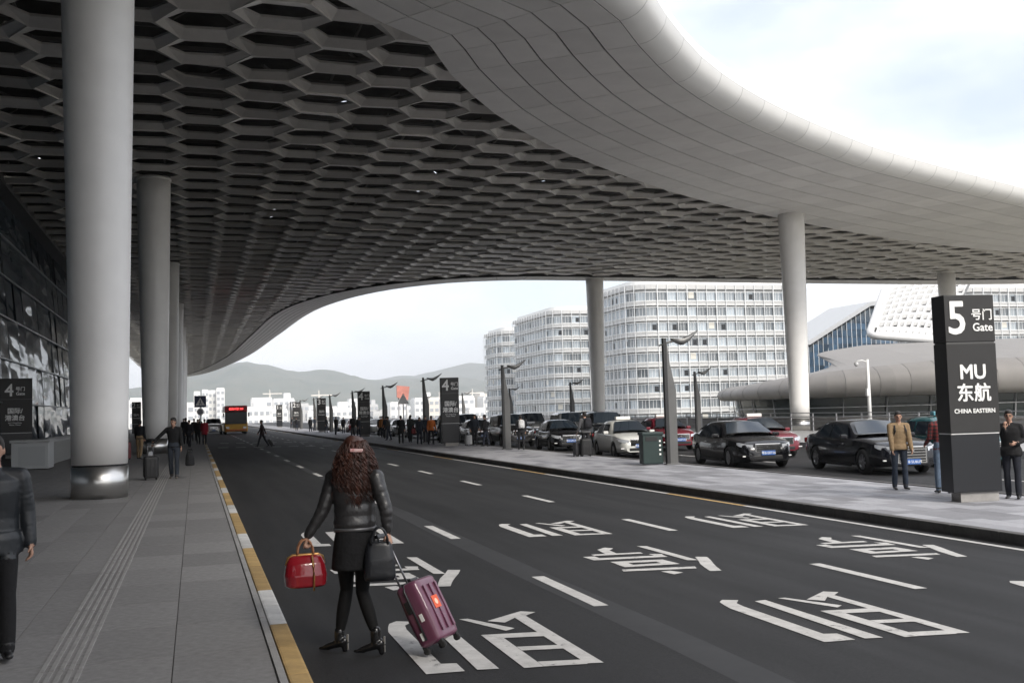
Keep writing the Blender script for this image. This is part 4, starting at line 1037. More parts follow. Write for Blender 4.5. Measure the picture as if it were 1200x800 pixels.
def backpack(label, t, inf, col, mats=None):
    """a backpack carried by a person: its own thing, placed against the wearer's back"""
    s = inf['s']; q = thing('backpack', label, 'backpack', t.location.copy(), t.rotation_euler.z)
    m = cloth(col, .7); c = inf['chest']+V(0,-.21*s,0)
    B = Body(); B.loft([(c+V(0,0,-.23*s),.12*s,.06*s),(c+V(0,0,-.19*s),.155*s,.085*s),(c,.16*s,.09*s),(c+V(0,0,.15*s),.14*s,.08*s),(c+V(0,0,.21*s),.07*s,.045*s)], 'a', V(1,0,0), V(0,1,0), sq=3.2); B.build('pack_body', {'a': m}, q, .015)
    B = Body(); B.loft([(c+V(0,-.09*s,-.18*s),.11*s,.03*s),(c+V(0,-.095*s,-.08*s),.12*s,.035*s),(c+V(0,-.09*s,0),.10*s,.025*s)], 'a', V(1,0,0), V(0,1,0), sq=3); B.build('pocket', {'a': m}, q, .015)
    for k in (-1,1):
        u = MB(); y0 = -.12*s
        u.tube([V(k*.09*s,y0,0)+V(0,0,inf['shl'].z-.03*s), V(k*.105*s,-.02*s,inf['shl'].z+.055*s), V(k*.11*s,.10*s,inf['shl'].z-.02*s), V(k*.125*s,.16*s,inf['chest'].z), V(k*.16*s,.06*s,inf['chest'].z-.2*s), V(k*.14*s,-.13*s,inf['chest'].z-.2*s)], .019*s, 8, flat=.5); u.obj('strap', m, q)
    return q

def suitcase(label, loc, rz, col, h=.60, w=.40, d=.25, handle=.40, tilt=0.0, hm=None, group=None, mtx=None, name='suitcase', gloss=.45):
    """upright trolley case; local y- is the front, handle at the back (y+); tilt leans it towards y+"""
    t = thing(name, label, 'suitcase', loc, rz, group)
    if mtx is not None: t.matrix_world = mtx
    elif tilt: t.rotation_euler = (-tilt, 0, rz)
    m = mat('case_%d_%d_%d' % tuple(int(x*1000) for x in col), col, gloss, var=.08, scale=8, coat=.3 if gloss < .4 else 0)
    B = Body(); z0 = .055
    B.loft([(V(0,0,z0),w*.42,d*.36),(V(0,0,z0+.02),w*.48,d*.46),(V(0,0,z0+h*.5),w*.5,d*.5),(V(0,0,z0+h-.02),w*.48,d*.46),(V(0,0,z0+h),w*.42,d*.36)], 'a', V(1,0,0), V(0,1,0), n=32, sq=6); B.build('shell', {'a': m}, t, .011, 2)
    dk = mat('case_trim', (.02,.02,.022), .4)
    u = MB(); zs = [(w*.505,z0+.05),(w*.505,z0+h-.05),(w*.44,z0+h+.003),(-w*.44,z0+h+.003),(-w*.505,z0+h-.05),(-w*.505,z0+.05)]
    u.tube([(x,.012,z) for x,z in zs], .009, 6); u.obj('zip_band', dk, t)
    for k in range(3): MB().cbox(((k-1)*w*.27,-d*.5-.002,z0+h*.5),(w*.08,.012,h*.74),.006).obj('ridge', m, t)
    for sx in (-1,1):
        for sy in (-1,1):
            u = MB(); u.lathe([(.012,-.014),(.027,-.012),(.027,.012),(.012,.014)], 14, c=(sx*w*.36,sy*d*.32,.028), axis='X'); u.box((sx*w*.36,sy*d*.32,.055),(.04,.035,.03)); u.obj('wheel', M['rubber'], t)
    if handle:
        for sx in (-1,1): MB().lathe([(.009,z0+h-.05),(.009,z0+h+handle)], 8, c=(sx*w*.18,d*.40,0)).obj('handle_rod', mat('handle_metal', (.22,.22,.23), .35, .8), t)
        MB().cbox((0,d*.40,z0+h+handle),(w*.46,.034,.034),.012).obj('grip', hm or dk, t)
    MB().cbox((0,0,z0+h+.018),(w*.34,.03,.022),.008).obj('carry_handle', dk, t)
    return t

def soft_bag(label, loc, rz, col, w=.36, h=.26, d=.16, strap=.22, name='handbag', m=None, cat='bag'):
    t = thing(name, label, cat, loc, rz); m = m or cloth(col, .6)
    B = Body(); B.loft([(V(0,0,-h),w*.44,d*.42),(V(0,0,-h+.03),w*.5,d*.5),(V(0,0,-h*.45),w*.47,d*.46),(V(0,0,-.03),w*.40,d*.25),(V(0,0,0),w*.34,d*.12)], 'a', V(1,0,0), V(0,1,0), n=28, sq=3); B.build('bag_body', {'a': m}, t, .012, 2)
    if strap:
        for sy in (-1,1):
            u = MB(); u.tube([(w*.26*math.cos(a),sy*.02,strap*math.sin(a)-.02) for a in np.linspace(0,math.pi,11)], .010, 6); u.obj('strap', m, t)
    return t

# ---------------------------------------------------------------- the woman with the pink case (walks away, to the left)
CR = Vector((math.cos(YAW),-math.sin(YAW),0)); CF = Vector((math.sin(YAW),math.cos(YAW),0)); WO = Vector((1.17,8.52,-.022))
wt = thing('person', 'woman with long brown hair in black jacket and heeled boots on the road', 'person', WO)
def wp(a, b, c): return CR*a+CF*b+V(0,0,c)        # local: right in view, away, up
UP = V(0,0,1)
wf = (CF*.93-CR*.36).normalized(); wr = wf.cross(UP)   # torso looks away, slightly left
lf = (CF*.42-CR*.91).normalized()                      # stride direction
pel = wp(.03,0,.90); hL, hR = pel+wr*-.085+UP*-.03, pel+wr*.085+UP*-.03
B = Body()
kL, aL = wp(-.060,.12,.485), wp(-.120,.09,.135); kR, aR = wp(.075,.03,.475), wp(.185,-.05,.160)
B.loft([(pel-UP*.12,.12,.09),(pel-UP*.02,.15,.115),(wp(.03,.0,1.06),.12,.09)], 'leg', wr, wf)
for hp, kn, an in ((hL,kL,aL),(hR,kR,aR)):
    B.cone(hp, kn, .078, .052, 'leg', bul=.006); B.cone(kn, an, .052, .033, 'leg', bul=.010)
nk = wp(.035,-.01,1.44); hc = wp(.036,.012,1.575); ch = wp(.033,0,1.26)
B.loft([(wp(.03,0,1.04),.12,.09),(ch,.145,.105),(wp(.034,0,1.38),.13,.085),(nk,.055,.055)], 'leg', wr, wf)
B.cone(nk-UP*.02, hc-UP*.05, .048, .046, 'skin')
hfw = (CF*.80-CR*.0+CR*.45).normalized(); hrt = hfw.cross(UP); head(B, hc, hfw, hrt, .98, True)
sL, sR = wp(-.135,.01,1.375), wp(.205,-.02,1.37)
eL, wL = wp(-.215,-.03,1.12), wp(-.335,-.05,.925); eR, wR_ = wp(.285,-.05,1.115), wp(.292,-.045,.945)
for S, E, Wr in ((sL,eL,wL),(sR,eR,wR_)): B.cone(S,E,.042,.036,'leg'); B.cone(E,Wr,.035,.024,'leg')
B.hand(wL-(wL-eL).normalized()*.01, V(0,0,-1)-CR*.35, CR+CF*.2, 'skin', .92, grip=True)
B.hand(wR_, V(0,0,-1)+CR*.25, -CR*.5+CF*.2-UP*.1, 'skin', .92, grip=True)
tights = mat('black_tights', (.007,.007,.0075), .75, var=.2, scale=30, spec=.2)
B.build('body', dict(leg=tights, skin=skin(), eye=MATS.get('eye_dark') or mat('eye_dark',(.01,.008,.008),.3), lip=MATS.get('lip') or mat('lip',(.28,.11,.09),.5)), wt, .0085, 3)
# quilted short jacket
leather = mat('black_quilted_jacket', (.026,.025,.026), .34, var=.2, scale=9, bump=.3, bscale=9, spec=.6)
B = Body(); rs = []
for k in range(22):
    u = k/21; z = .965+u*.475; c = wp(.030+.005*u,0,z)
    rx = np.interp(u,[0,.1,.35,.62,.85,.94,1],[.160,.168,.162,.178,.176,.135,.075]); ry = np.interp(u,[0,.1,.35,.62,.85,.94,1],[.125,.132,.122,.130,.112,.09,.075])
    pf_ = .010*abs(math.sin(math.pi*u*4.5)) if u < .92 else 0
    rs.append((c, rx+pf_-.006, ry+pf_-.006))
B.loft(rs, 'a', wr, wf, 28)
for S, E, Wr in ((sL,eL,wL),(sR,eR,wR_)):
    B.ell(S, (.070,.066,.066), 'a'); B.cone(S, E, .062, .052, 'a', puff=4, pw=.004); B.cone(E, Wr-(Wr-E).normalized()*.015, .052, .038, 'a', puff=3, pw=.004)
B.build('jacket', {'a': leather}, wt, .0085, 2)
u = MB(); u.rings([[wp(.030,0,z)+wr*rx*math.cos(a)+wf*ry*math.sin(a) for a in np.linspace(0,2*math.pi,33)[:-1]] for z,rx,ry in ((.958,.164,.129),(.958,.172,.136),(.984,.174,.138),(.984,.164,.129))], 0, True, False); u.obj('hem_band', mat('hem_grey', (.10,.10,.105), .35, .3), wt)
B = Body(); B.loft([(wp(.03,0,1.00),.150,.118),(wp(.028,.005,.90),.172,.135),(wp(.02,.01,.78),.180,.145),(wp(.015,.012,.665),.186,.150),(wp(.015,.012,.655),.17,.135)], 'a', (wr+lf.cross(UP)).normalized(), (wf+lf).normalized(), 28); B.build('skirt', {'a': cloth((.011,.011,.012), .9)}, wt, .009, 2)
# boots
bootm = mat('patent_boot', (.010,.010,.011), .22, spec=.6); bstud = mat('boot_trim', (.55,.53,.5), .3, .8)
for an, fd, zh in ((aL, (-CR*.95+CF*.25).normalized(), 0),(aR, (-CR*.93+CF*.1).normalized(), .004)):
    B = Body(); g = V(an.x,an.y,zh)
    B.cone(an+UP*.02, g+UP*.085, .043, .040, 'a'); B.cone(g+UP*.075-fd*.02, g+fd*.115+UP*.032, .042, .027, 'a', side=fd.cross(UP), flat=.9); B.cone(g+fd*.10+UP*.028, g+fd*.165+UP*.022, .028, .016, 'a', side=fd.cross(UP), flat=.75)
    B.cone(g-fd*.038+UP*.085, g-fd*.045+UP*.012, .034, .021, 'a'); bo = B.build('boot', {'a': bootm}, wt, .007, 2)
    u = MB(); u.cbox((*(g-fd*.07+UP*.10).xy, .105+zh),(.012,.02,.06),.003, rz=math.atan2(fd.y,fd.x)); u.cbox((*(g-fd*.072).xy, .04+zh),(.008,.02,.05),.003, rz=math.atan2(fd.y,fd.x)); u.obj('buckle', bstud, bo)
# hair: a core mass plus many wavy locks
hairm = mat('auburn_hair', (.013,.006,.0045), .45, col2=(.075,.024,.014), scale=22, stretch=(1,1,.12), spec=.45)
B = Body(); up_ = UP
B.ell(hc+UP*.025-hfw*.012, (.086,.102,.108), 'a', hrt, hfw); B.ell(hc+UP*.07+hfw*.035, (.068,.062,.05), 'a', hrt, hfw)
bk = -wf
B.loft([(hc+bk*.035-UP*.01,.080,.075),(hc+bk*.055-UP*.10,.090,.062),(wp(.032,-.065,1.40),.092,.05),(wp(.032,-.092,1.33),.075,.032),(wp(.032,-.10,1.28),.05,.02)], 'a', wr, wf, 24)
B.build('hair', {'a': hairm}, wt, .010, 3)
rd = random.Random(12); lk = MB()
for i in range(560):
    a = rd.uniform(-1.35,1.35); top_ = hc+UP*rd.uniform(.0,.09)+(bk*math.cos(a)*.088+wr*math.sin(a)*.084)
    ln = rd.uniform(.28,.47)*(1-.16*abs(a)); n_ = 12; ph, am = rd.uniform(0,6.3), rd.uniform(.008,.022); fr = rd.uniform(2.0,3.6); spread = rd.uniform(1.0,1.75); pts = []
    for k in range(n_):
        u_ = k/(n_-1); z = -ln*u_
        out = .088+.06*math.sin(min(1,u_*1.3)*math.pi/2)*spread
        px_ = math.sin(a)*(.084+.085*u_**.8*spread*(1-.35*max(0,u_-.6)/.4)); py_ = math.cos(a)*(.088+.055*math.sin(min(1,u_*1.2)*math.pi*.62))
        wv = am*math.sin(ph+fr*6.28*u_)*min(1,u_*3); wv2 = am*.7*math.cos(ph+fr*6.28*u_)*min(1,u_*3)
        p = hc+UP*(top_.z-hc.z)+UP*z+wr*(px_+wv)+bk*(py_+wv2)
        pts.append(p)
    lk.tube(pts, [.0058*(1-.7*(k/(n_-1))**2) for k in range(n_)], 5)
tag(lk.obj('hair_locks', hairm, wt), kind='stuff')
cl = MB(); cl.cbox((0,0,0),(.105,.022,.026),.007); o = cl.obj('hair_clip', mat('hair_clip_red', (.34,.05,.05), .35, col2=(.66,.52,.50), scale=25), wt, (hc+bk*.118-wr*.012+UP*.012)); o.rotation_euler = (0,.06,math.atan2(wr.y,wr.x))
# red frame handbag in her left hand
hb_ = thing('handbag', 'glossy red handbag with gold frame hanging from her hand', 'handbag', WO+wp(-.355,-.05,.80), -YAW+.35)
red = mat('red_patent', (.22,.008,.015), .16, var=.12, scale=5, coat=.5, bump=.08, bscale=12); gold = mat('gold_trim', (.50,.27,.10), .3, .7)
B = Body(); B.loft([(V(0,0,-.265),.135,.075),(V(0,0,-.25),.158,.095),(V(0,0,-.17),.166,.098),(V(0,0,-.08),.150,.075),(V(0,0,-.03),.125,.040),(V(0,0,-.02),.10,.02)], 'a', V(1,0,0), V(0,1,0), 30, 3.0); B.build('bag_body', {'a': red}, hb_, .007, 2)
u = MB(); u.tube([(-.15,0,-.09),(-.135,0,-.035),(-.10,0,-.016),(.10,0,-.016),(.135,0,-.035),(.15,0,-.09)], .011, 8); u.obj('frame', gold, hb_)
for sy in (-.02,.02):
    u = MB(); u.tube([(.062*math.cos(a),sy,-.012+.115*math.sin(a)) for a in np.linspace(0,math.pi,13)], .0085, 8); u.obj('handle', mat('tan_leather', (.36,.17,.09), .5), hb_)
u = MB(); u.tube([(.045,-.055,-.02),(.05,-.095,-.09),(.05,-.107,-.17),(.048,-.104,-.285)], .0075, 6, flat=.5); u.obj('strap_end', gold, hb_)
# black shopper on her right arm
sb_ = soft_bag('glossy black shopping bag hanging from her right arm', WO+wp(.235,-.105,.875), -YAW+.2, (.01,.01,.011), w=.25, h=.30, d=.10, strap=.13, m=mat('black_shopper', (.011,.012,.015), .3, bump=.08, bscale=9, spec=.5))
# the pink trolley case, leaning towards her hand
fn = (CR*.93-CF*.37).normalized(); axis = (UP*math.cos(R(27))-fn*math.sin(R(27))).normalized(); yv = (-fn*math.cos(R(27))-UP*math.sin(R(27))).normalized(); xv = yv.cross(axis)
o0 = WO+wp(.72,-.10,.005)
mw = Matrix(((xv.x,yv.x,axis.x,o0.x),(xv.y,yv.y,axis.y,o0.y),(xv.z,yv.z,axis.z,o0.z+.045),(0,0,0,1)))
pk = suitcase('pink purple hard shell trolley case pulled by the woman', (0,0,0), 0, (.135,.045,.08), h=.50, w=.36, d=.23, handle=.44, mtx=mw, gloss=.28)
for x_, z_, w_, h_, c_, n_ in ((-.03,.34,.10,.10,(.72,.10,.03),'orange'),):
    MB().cbox((x_,-.123,z_),(w_,.004,h_),.001).obj('sticker', mat('sticker_orange', c_, .5), pk); MB().lathe([(.024,-.1265),(.024,-.126)], 16, c=(x_,0,z_), axis='Y').obj('sticker_mark', mat('sticker_mark', (.85,.55,.40), .5), pk)
for y_, z_ in ((-.03,.27),(.03,.14)): MB().cbox((-.1815,y_,z_),(.004,.03,.06),.001).obj('label_tag', M['letter'], pk)
MB().cbox((-.1825,.035,.38),(.012,.05,.10),.004).obj('side_handle', M['black'], pk)

# ---------------------------------------------------------------- the man at the left edge in the quilted jacket
puffm = mat('dark_quilted_nylon', (.016,.019,.023), .42, var=.06, scale=10, bump=.15, bscale=12, spec=.5)
t, inf = person('man in a black quilted jacket and black trousers walking along the pavement', (-1.46,8.85,ZP), 172, 1.67, legs=((26,6),(-22,12)), arms=(dict(sw=-6,ab=9,el=14),dict(sw=14,ab=8,el=22)), coat=.12, torso_mat=puffm, bottom=(.012,.012,.013), shoe=(.012,.012,.013), vox=.0095, sleeve=.022, width=1.12, puff=6, lean=2)
# ---------------------------------------------------------------- pavement people
t, inf = person('man in black jumper and jeans pushing a black trolley case', (-.60,32.2,ZP), 190, 1.74, legs=((14,10),(-10,8)), arms=(dict(sw=4,ab=6,el=10),dict(to=(.58,.12,1.02),hd=(.3,.2,-1),grip=True)), top=(.013,.013,.014), bottom=(.040,.048,.062), shoe=(.12,.10,.08), vox=.016, head_turn=25)
suitcase('black soft trolley case pushed by the man in the black jumper', (-1.22,32.0,ZP), R(8), (.014,.014,.015), h=.60, w=.40, d=.26, handle=.34)
soft_bag('black holdall hanging from the hand of the man in the black jumper', (-.16,32.0,ZP+.76), R(70), (.013,.013,.014), w=.46, h=.40, d=.18, strap=.10)
person('person in a dark jacket and khaki trousers waiting behind the second column', (-2.35,49.6,ZP), 20, 1.68, top=(.016,.017,.02), bottom=(.30,.21,.12), vox=.018)
person('person in black beside a dark red suitcase behind the second column', (-3.05,50.2,ZP), -30, 1.70, top=(.014,.014,.016), bottom=(.02,.02,.024), vox=.018)
suitcase('dark red suitcase standing behind the second column', (-2.92,49.3,ZP), R(10), (.16,.02,.025), h=.70, w=.46, d=.28, handle=0)
soft_bag('small white plastic bag on the pavement by the khaki trousers', (-1.9,49.4,ZP+.30), .2, (.7,.7,.7), w=.28, h=.29, d=.16, strap=.06)
G3 = 'people in dark clothes far along the pavement'
for x_, y_, f_, c_, lb in ((.55,71.5,10,(.30,.015,.03),'person in a red jacket at the pavement edge by the blue sign'),(.15,72.5,190,(.016,.015,.017),None),(-.35,66,200,(.02,.02,.025),None),(-.62,74,10,(.015,.017,.02),None),(-.1,83,0,(.02,.016,.016),None),(-.9,90,180,(.02,.02,.02),None),(.35,96,180,(.03,.03,.035),None)):
    person(lb or 'person in dark clothes among those far along the pavement', (x_,y_,ZP), f_, random.uniform(1.6,1.75), legs=((random.uniform(0,16),8),(random.uniform(-14,0),10)), top=c_, bottom=(.02,.02,.025), vox=.024, grp=None if lb else G3, coat=random.choice((0,.12,.25)))
person('man in a dark coat crossing the far road with a trolley case', (4.05,69.6,slope(4)), -78, 1.74, legs=((22,6),(-20,12)), arms=(dict(sw=14,ab=6,el=14),dict(sw=-26,ab=8,el=6)), top=(.028,.016,.016), bottom=(.018,.018,.022), vox=.02, coat=.12)
suitcase('black trolley case pulled across the far road', (4.72,69.45,slope(4.7)+.02), R(78), (.015,.015,.016), h=.48, w=.34, d=.22, handle=.42, tilt=R(32))

# ---------------------------------------------------------------- people on the island
plaid = None
t, inf = person('man in khaki jacket and jeans with backpack straps waiting on the island', (14.10,19.2,ZI), 196, 1.62, legs=((4,4),(-3,5)), arms=(dict(to=(-.20,.17,.84),grip=False),dict(to=(.20,.17,.84))), top=(.235,.165,.095), bottom=(.035,.045,.065), shoe=(.05,.045,.045), vox=.014, coat=.06, head_turn=12, sleeve=.02, width=1.06)
backpack('black backpack worn by the man in the khaki jacket', t, inf, (.015,.015,.018))
def plaid_mat():
    m = bpy.data.materials.new('plaid_shirt'); m.use_nodes = True; tt = m.node_tree; bs = tt.nodes['Principled BSDF']; bs.inputs['Roughness'].default_value = .85
    co = tt.nodes.new('ShaderNodeTexCoord'); cols = []
    for dv in ('X','Z'):
        wv = tt.nodes.new('ShaderNodeTexWave'); wv.bands_direction = dv; wv.inputs['Scale'].default_value = 4.5; tt.links.new(co.outputs['Object'], wv.inputs['Vector']); cols.append(wv.outputs['Fac'])
    a = tt.nodes.new('ShaderNodeMath'); a.operation = 'ADD'; tt.links.new(cols[0], a.inputs[0]); tt.links.new(cols[1], a.inputs[1])
    r = tt.nodes.new('ShaderNodeValToRGB'); r.color_ramp.elements[0].position = .25; r.color_ramp.elements[0].color = (.02,.015,.018,1); r.color_ramp.elements[1].position = .8; r.color_ramp.elements[1].color = (.20,.03,.03,1)
    h = tt.nodes.new('ShaderNodeMath'); h.operation = 'MULTIPLY'; h.inputs[1].default_value = .5; tt.links.new(a.outputs[0], h.inputs[0]); tt.links.new(h.outputs[0], r.inputs['Fac']); tt.links.new(r.outputs['Color'], bs.inputs['Base Color']); return m
person('person in a dark red plaid shirt and jeans half hidden by the sign', (14.22,18.0,ZI), 20, 1.66, legs=((3,3),(-4,5)), arms=(dict(sw=8,ab=8,el=50),dict(sw=8,ab=8,el=50)), torso_mat=plaid_mat(), bottom=(.11,.15,.21), vox=.014)
t, inf = person('man with glasses in a black jacket holding his chin beside the gate 5 sign', (14.42,16.35,ZI), 232, 1.62, legs=((3,3),(-4,6)), arms=(dict(to=(-.14,.18,1.02),hd=(.6,.5,-.2)),dict(to=(.07,.17,1.30),hd=(-.25,.2,1),pn=V(-.2,-1,0),grip=False)), top=(.014,.014,.015), bottom=(.02,.022,.03), shoe=(.015,.015,.015), vox=.014, coat=.10, head_turn=-10, width=1.08)
gl_ = thing('glasses', 'dark rimmed glasses worn by the man holding his chin', 'glasses', t.location.copy(), t.rotation_euler.z)
s_ = inf['s']; hd_ = inf['hd']; hf_ = R(-10); f2 = V(math.sin(hf_),math.cos(hf_),0); r2_ = V(math.cos(hf_),-math.sin(hf_),0)
for k in (-1,1):
    u = MB(); c_ = hd_+r2_*k*.034*s_+f2*.104*s_+UP*.008*s_
    u.tube([c_+r2_*.024*s_*math.cos(a)+UP*.018*s_*math.sin(a) for a in np.linspace(0,2*math.pi,13)], .003, 5); u.tube([c_+r2_*k*.024*s_, hd_+r2_*k*.082*s_+f2*.0], .003, 5); u.obj('lens_rim', M['black'], gl_)
# traveller with bag and cases seen from behind
t, inf = person('traveller in grey jacket standing with luggage behind the white taxi', (14.72,39.6,ZI), -12, 1.72, legs=((7,4),(-9,6)), arms=(dict(sw=4,ab=16,el=20),dict(sw=2,ab=12,el=14)), top=(.085,.085,.09), bottom=(.015,.015,.018), vox=.018, coat=.05, width=1.08)
backpack('dark shoulder pack on the back of the grey jacketed traveller', t, inf, (.02,.02,.024))
suitcase('black suitcase standing in front of the grey jacketed traveller', (14.52,39.05,ZI), R(-10), (.014,.014,.015), h=.62, w=.44, d=.30, handle=.0)
suitcase('dark grey suitcase lying against the traveller\'s feet', (14.25,39.3,ZI), R(30), (.03,.03,.034), h=.50, w=.36, d=.24, handle=.30)
t, inf = person('person in black with a white backpack beside the street lamp', (14.62,48.0,ZI), 5, 1.62, top=(.03,.03,.033), bottom=(.018,.018,.02), vox=.02)
backpack('white backpack worn beside the street lamp', t, inf, (.62,.62,.62))
ISL = 'people in dark clothes standing along the island'
person('person in an orange jacket beside the farther gate 4 sign', (13.0,60.4,ZI), 170, 1.66, top=(.50,.13,.02), bottom=(.02,.02,.025), vox=.02, coat=.08)
person('person in a tan orange coat farther along the island', (13.9,82.5,ZI), 200, 1.66, top=(.42,.17,.05), bottom=(.02,.02,.025), vox=.022, coat=.1)
person('person in a long black coat standing apart near the island kerb', (11.95,64.2,ZI), 10, 1.70, top=(.012,.012,.013), bottom=(.012,.012,.013), vox=.02, coat=.30)
t, inf = person('person in a dark green jacket holding a red bag on the island', (13.0,66.6,ZI), 30, 1.72, top=(.03,.033,.03), bottom=(.02,.022,.028), vox=.02)
soft_bag('red shoulder bag held by the person in dark green', (13.15,66.35,ZI+.86), .4, (.22,.02,.02), w=.34, h=.30, d=.14, strap=.2)
pl = [(13.55,64.6),(14.25,63.2),(14.0,61.6),(12.6,61.8),(14.5,56.2),(14.8,57.4),(14.6,54.3),(12.9,74),(14.2,73),(13.6,79),(12.3,84),(14.4,86.5),(12.8,91),(13.9,95),(12.5,100),(14.0,106),(13.0,112),(12.6,124),(13.8,131),(12.4,139),(13.6,160)]
for i_, (x_, y_) in enumerate(pl):
    person('person in dark clothes standing among the others along the island', (x_,y_,ZI), random.choice((0,40,120,180,200,-60)), random.uniform(1.58,1.76), legs=((random.uniform(0,10),5),(random.uniform(-10,0),7)), top=random.choice(((.016,.016,.018),(.024,.02,.02),(.02,.025,.035),(.05,.045,.04))), bottom=random.choice(((.016,.016,.02),(.03,.035,.05))), vox=.024 if y_ < 90 else .032, grp=ISL, coat=random.choice((0,0,.1,.22)))
suitcase('white suitcase on the island beside the gate 4 sign', (14.35,57.0,ZI), .3, (.6,.6,.6), h=.5, w=.4, d=.25, handle=.3)
# ================================================================ VEHICLES
def paint(name, c, rough=.22): return mat('paint_'+name, c, rough, .1, spec=.4, coat=.6)
GLASSC = mat('car_glass', (.018,.026,.036), .04, spec=.9)
HEADL = mat('headlamp_glass', (.55,.57,.60), .12, .3, spec=.9); PLATE = mat('plate_blue', (.03,.115,.38), .45); REDL = mat('tail_red', (.30,.01,.012), .25)
CARS = {}
def car_profile(kind):
    if kind == 'suv': return dict(L=4.75, W=1.90, H=1.80, hood=1.12, deck=1.10, belt=1.10, nose=.92, wb=2.75, xA=.75, xAt=.25, xCt=-2.0, xC=-2.28, wr=.70, wh=.37, bot=.30)
    if kind == 'van': return dict(L=5.2, W=1.95, H=2.3, hood=1.20, deck=1.20, belt=1.15, nose=1.0, wb=3.1, xA=1.75, xAt=1.15, xCt=-2.35, xC=-2.52, wr=.82, wh=.35, bot=.28)
    if kind == 'big': return dict(L=5.05, W=1.92, H=1.47, hood=.98, deck=1.05, belt=.95, nose=.80, wb=2.98, xA=.98, xAt=.28, xCt=-1.18, xC=-1.90, wr=.60, wh=.345, bot=.20)
    return dict(L=4.70, W=1.80, H=1.48, hood=.96, deck=1.04, belt=.94, nose=.78, wb=2.70, xA=.98, xAt=.26, xCt=-1.02, xC=-1.78, wr=.58, wh=.32, bot=.20)
def car_meshes(kind):
    if kind in CARS: return CARS[kind]
    P_ = car_profile(kind); L2, W2 = P_['L']/2, P_['W']/2; axf, axr = P_['wb']/2+.02, -P_['wb']/2+.02
    def ztop(x):
        return np.interp(x,[-L2,-L2+.10,-L2+.35,P_['xC'],P_['xCt'],0,P_['xA'],P_['xA']+.4,L2-.35,L2-.08,L2],
                          [P_['deck']-.22,P_['deck']-.06,P_['deck'],P_['deck'],P_['belt']+.03,P_['belt'],P_['hood'],P_['hood']-.02,P_['nose']+.06,P_['nose']-.06,P_['nose']-.22])
    def hw(x):
        return W2*np.interp(x,[-L2,-L2+.12,-L2+.45,-L2+1.0,0,L2-1.1,L2-.45,L2-.12,L2],[.72,.86,.95,.99,1.0,.985,.93,.80,.64])
    def zb(x): return P_['bot']+np.interp(x,[-L2,-L2+.5,L2-.5,L2],[.14,.0,.0,.06])
    xs = np.r_[-L2, -L2+.05, -L2+.14, np.linspace(-L2+.3, L2-.3, 34), L2-.14, L2-.05, L2]
    b = MB(); rs = []
    for x in xs:
        w, zt, z0 = hw(x), ztop(x), zb(x); h = zt-z0
        half = [(.0,z0),(w*.80,z0),(w*.95,z0+.04),(w*.985,z0+h*.22),(w*1.0,z0+h*.45),(w*.992,z0+h*.62),(w*.965,z0+h*.78),(w*.94,zt-.055),(w*.88,zt-.01),(w*.70,zt+.012),(w*.35,zt+.03),(0,zt+.035)]
        ring = [(x,y,z) for y,z in half]+[(x,-y,z) for y,z in reversed(half[1:-1])]
        rs.append(ring)
    b.rings(rs); me = fix_normals(b.mesh('tmp', []))
    o = bpy.data.objects.new('tmp', me); c = MB()
    for ax in (axf, axr):
        for sy in (-1,1): c.lathe([(P_['wh']+.055,-.24),(P_['wh']+.055,.24)], 28, c=(ax,sy*(W2-.06),P_['wh']), axis='Y')
    co = bpy.data.objects.new('cut', fix_normals(c.mesh('cut', [])))
    md = o.modifiers.new('b','BOOLEAN'); md.object = co; md.operation = 'DIFFERENCE'; md.solver = 'EXACT'
    body = evaluated(o); bpy.data.objects.remove(o); bpy.data.objects.remove(co)
    bm = bmesh.new(); bm.from_mesh(body)
    for f in bm.faces: f.smooth = True
    for e in bm.edges:
        if len(e.link_faces) == 2 and e.calc_face_angle(0) > .6: e.smooth = False
    bm.to_mesh(body); bm.free()
    # cabin
    zr = P_['H']; zbt = P_['belt']; wb_, wr_ = W2*.93, P_['wr']*W2/.9
    A0, A1, C1, C0 = P_['xA'], P_['xAt'], P_['xCt'], P_['xC']
    def sec(x, zc, w0, w1, z0): return [(x,-w0,z0),(x,-w1-(w0-w1)*.12,zc-.10),(x,-w1*.93,zc-.03),(x,-w1*.6,zc),(x,0,zc+.012),(x,w1*.6,zc),(x,w1*.93,zc-.03),(x,w1+(w0-w1)*.12,zc-.10),(x,w0,z0)]
    cab = MB(); rr = []
    for x in np.r_[np.linspace(C0,C1,6), np.linspace(C1,A1,7)[1:], np.linspace(A1,A0,6)[1:]]:
        zc = float(np.interp(x,[C0,C1-.02,C1+.25,(A1+C1)/2,A1-.25,A1,A0],[P_['deck']+.02,zr-.07,zr-.015,zr,zr-.02,zr-.07,P_['hood']+.02])); zc = max(zc, zbt+.13)
        z0 = zbt-.08; k = min(1,(zc-z0)/(zr-z0)); w1 = wb_+(wr_-wb_)*k*.98
        rr.append(sec(x,zc,wb_,w1,z0))
    cab.rings(rr, closed=False); 
    cabin = fix_normals(cab.mesh('cabin', []))
    # glass patches
    def patch(c4, n=6, bulge=(0,0,0), lift=(0,0,0)):
        q = MB(); a, b_, c_, d = [Vector(p) for p in c4]; g = [[a*(1-u)*(1-v)+b_*u*(1-v)+c_*u*v+d*(1-u)*v+Vector(bulge)*(4*u*(1-u))*.6+Vector(lift) for u in np.linspace(0,1,n)] for v in np.linspace(0,1,n)]
        q.rings(g, closed=False); return q.mesh('glass', GLASSC)
    parts = []
    yl0, yl1 = wb_*.86, wr_*.88
    parts.append(('windscreen', patch([(A0-.02,-yl0,P_['hood']+.045),(A0-.02,yl0,P_['hood']+.045),(A1+.03,yl1,zr-.105),(A1+.03,-yl1,zr-.105)], bulge=(.10,0,.06), lift=(.055,0,.055))))
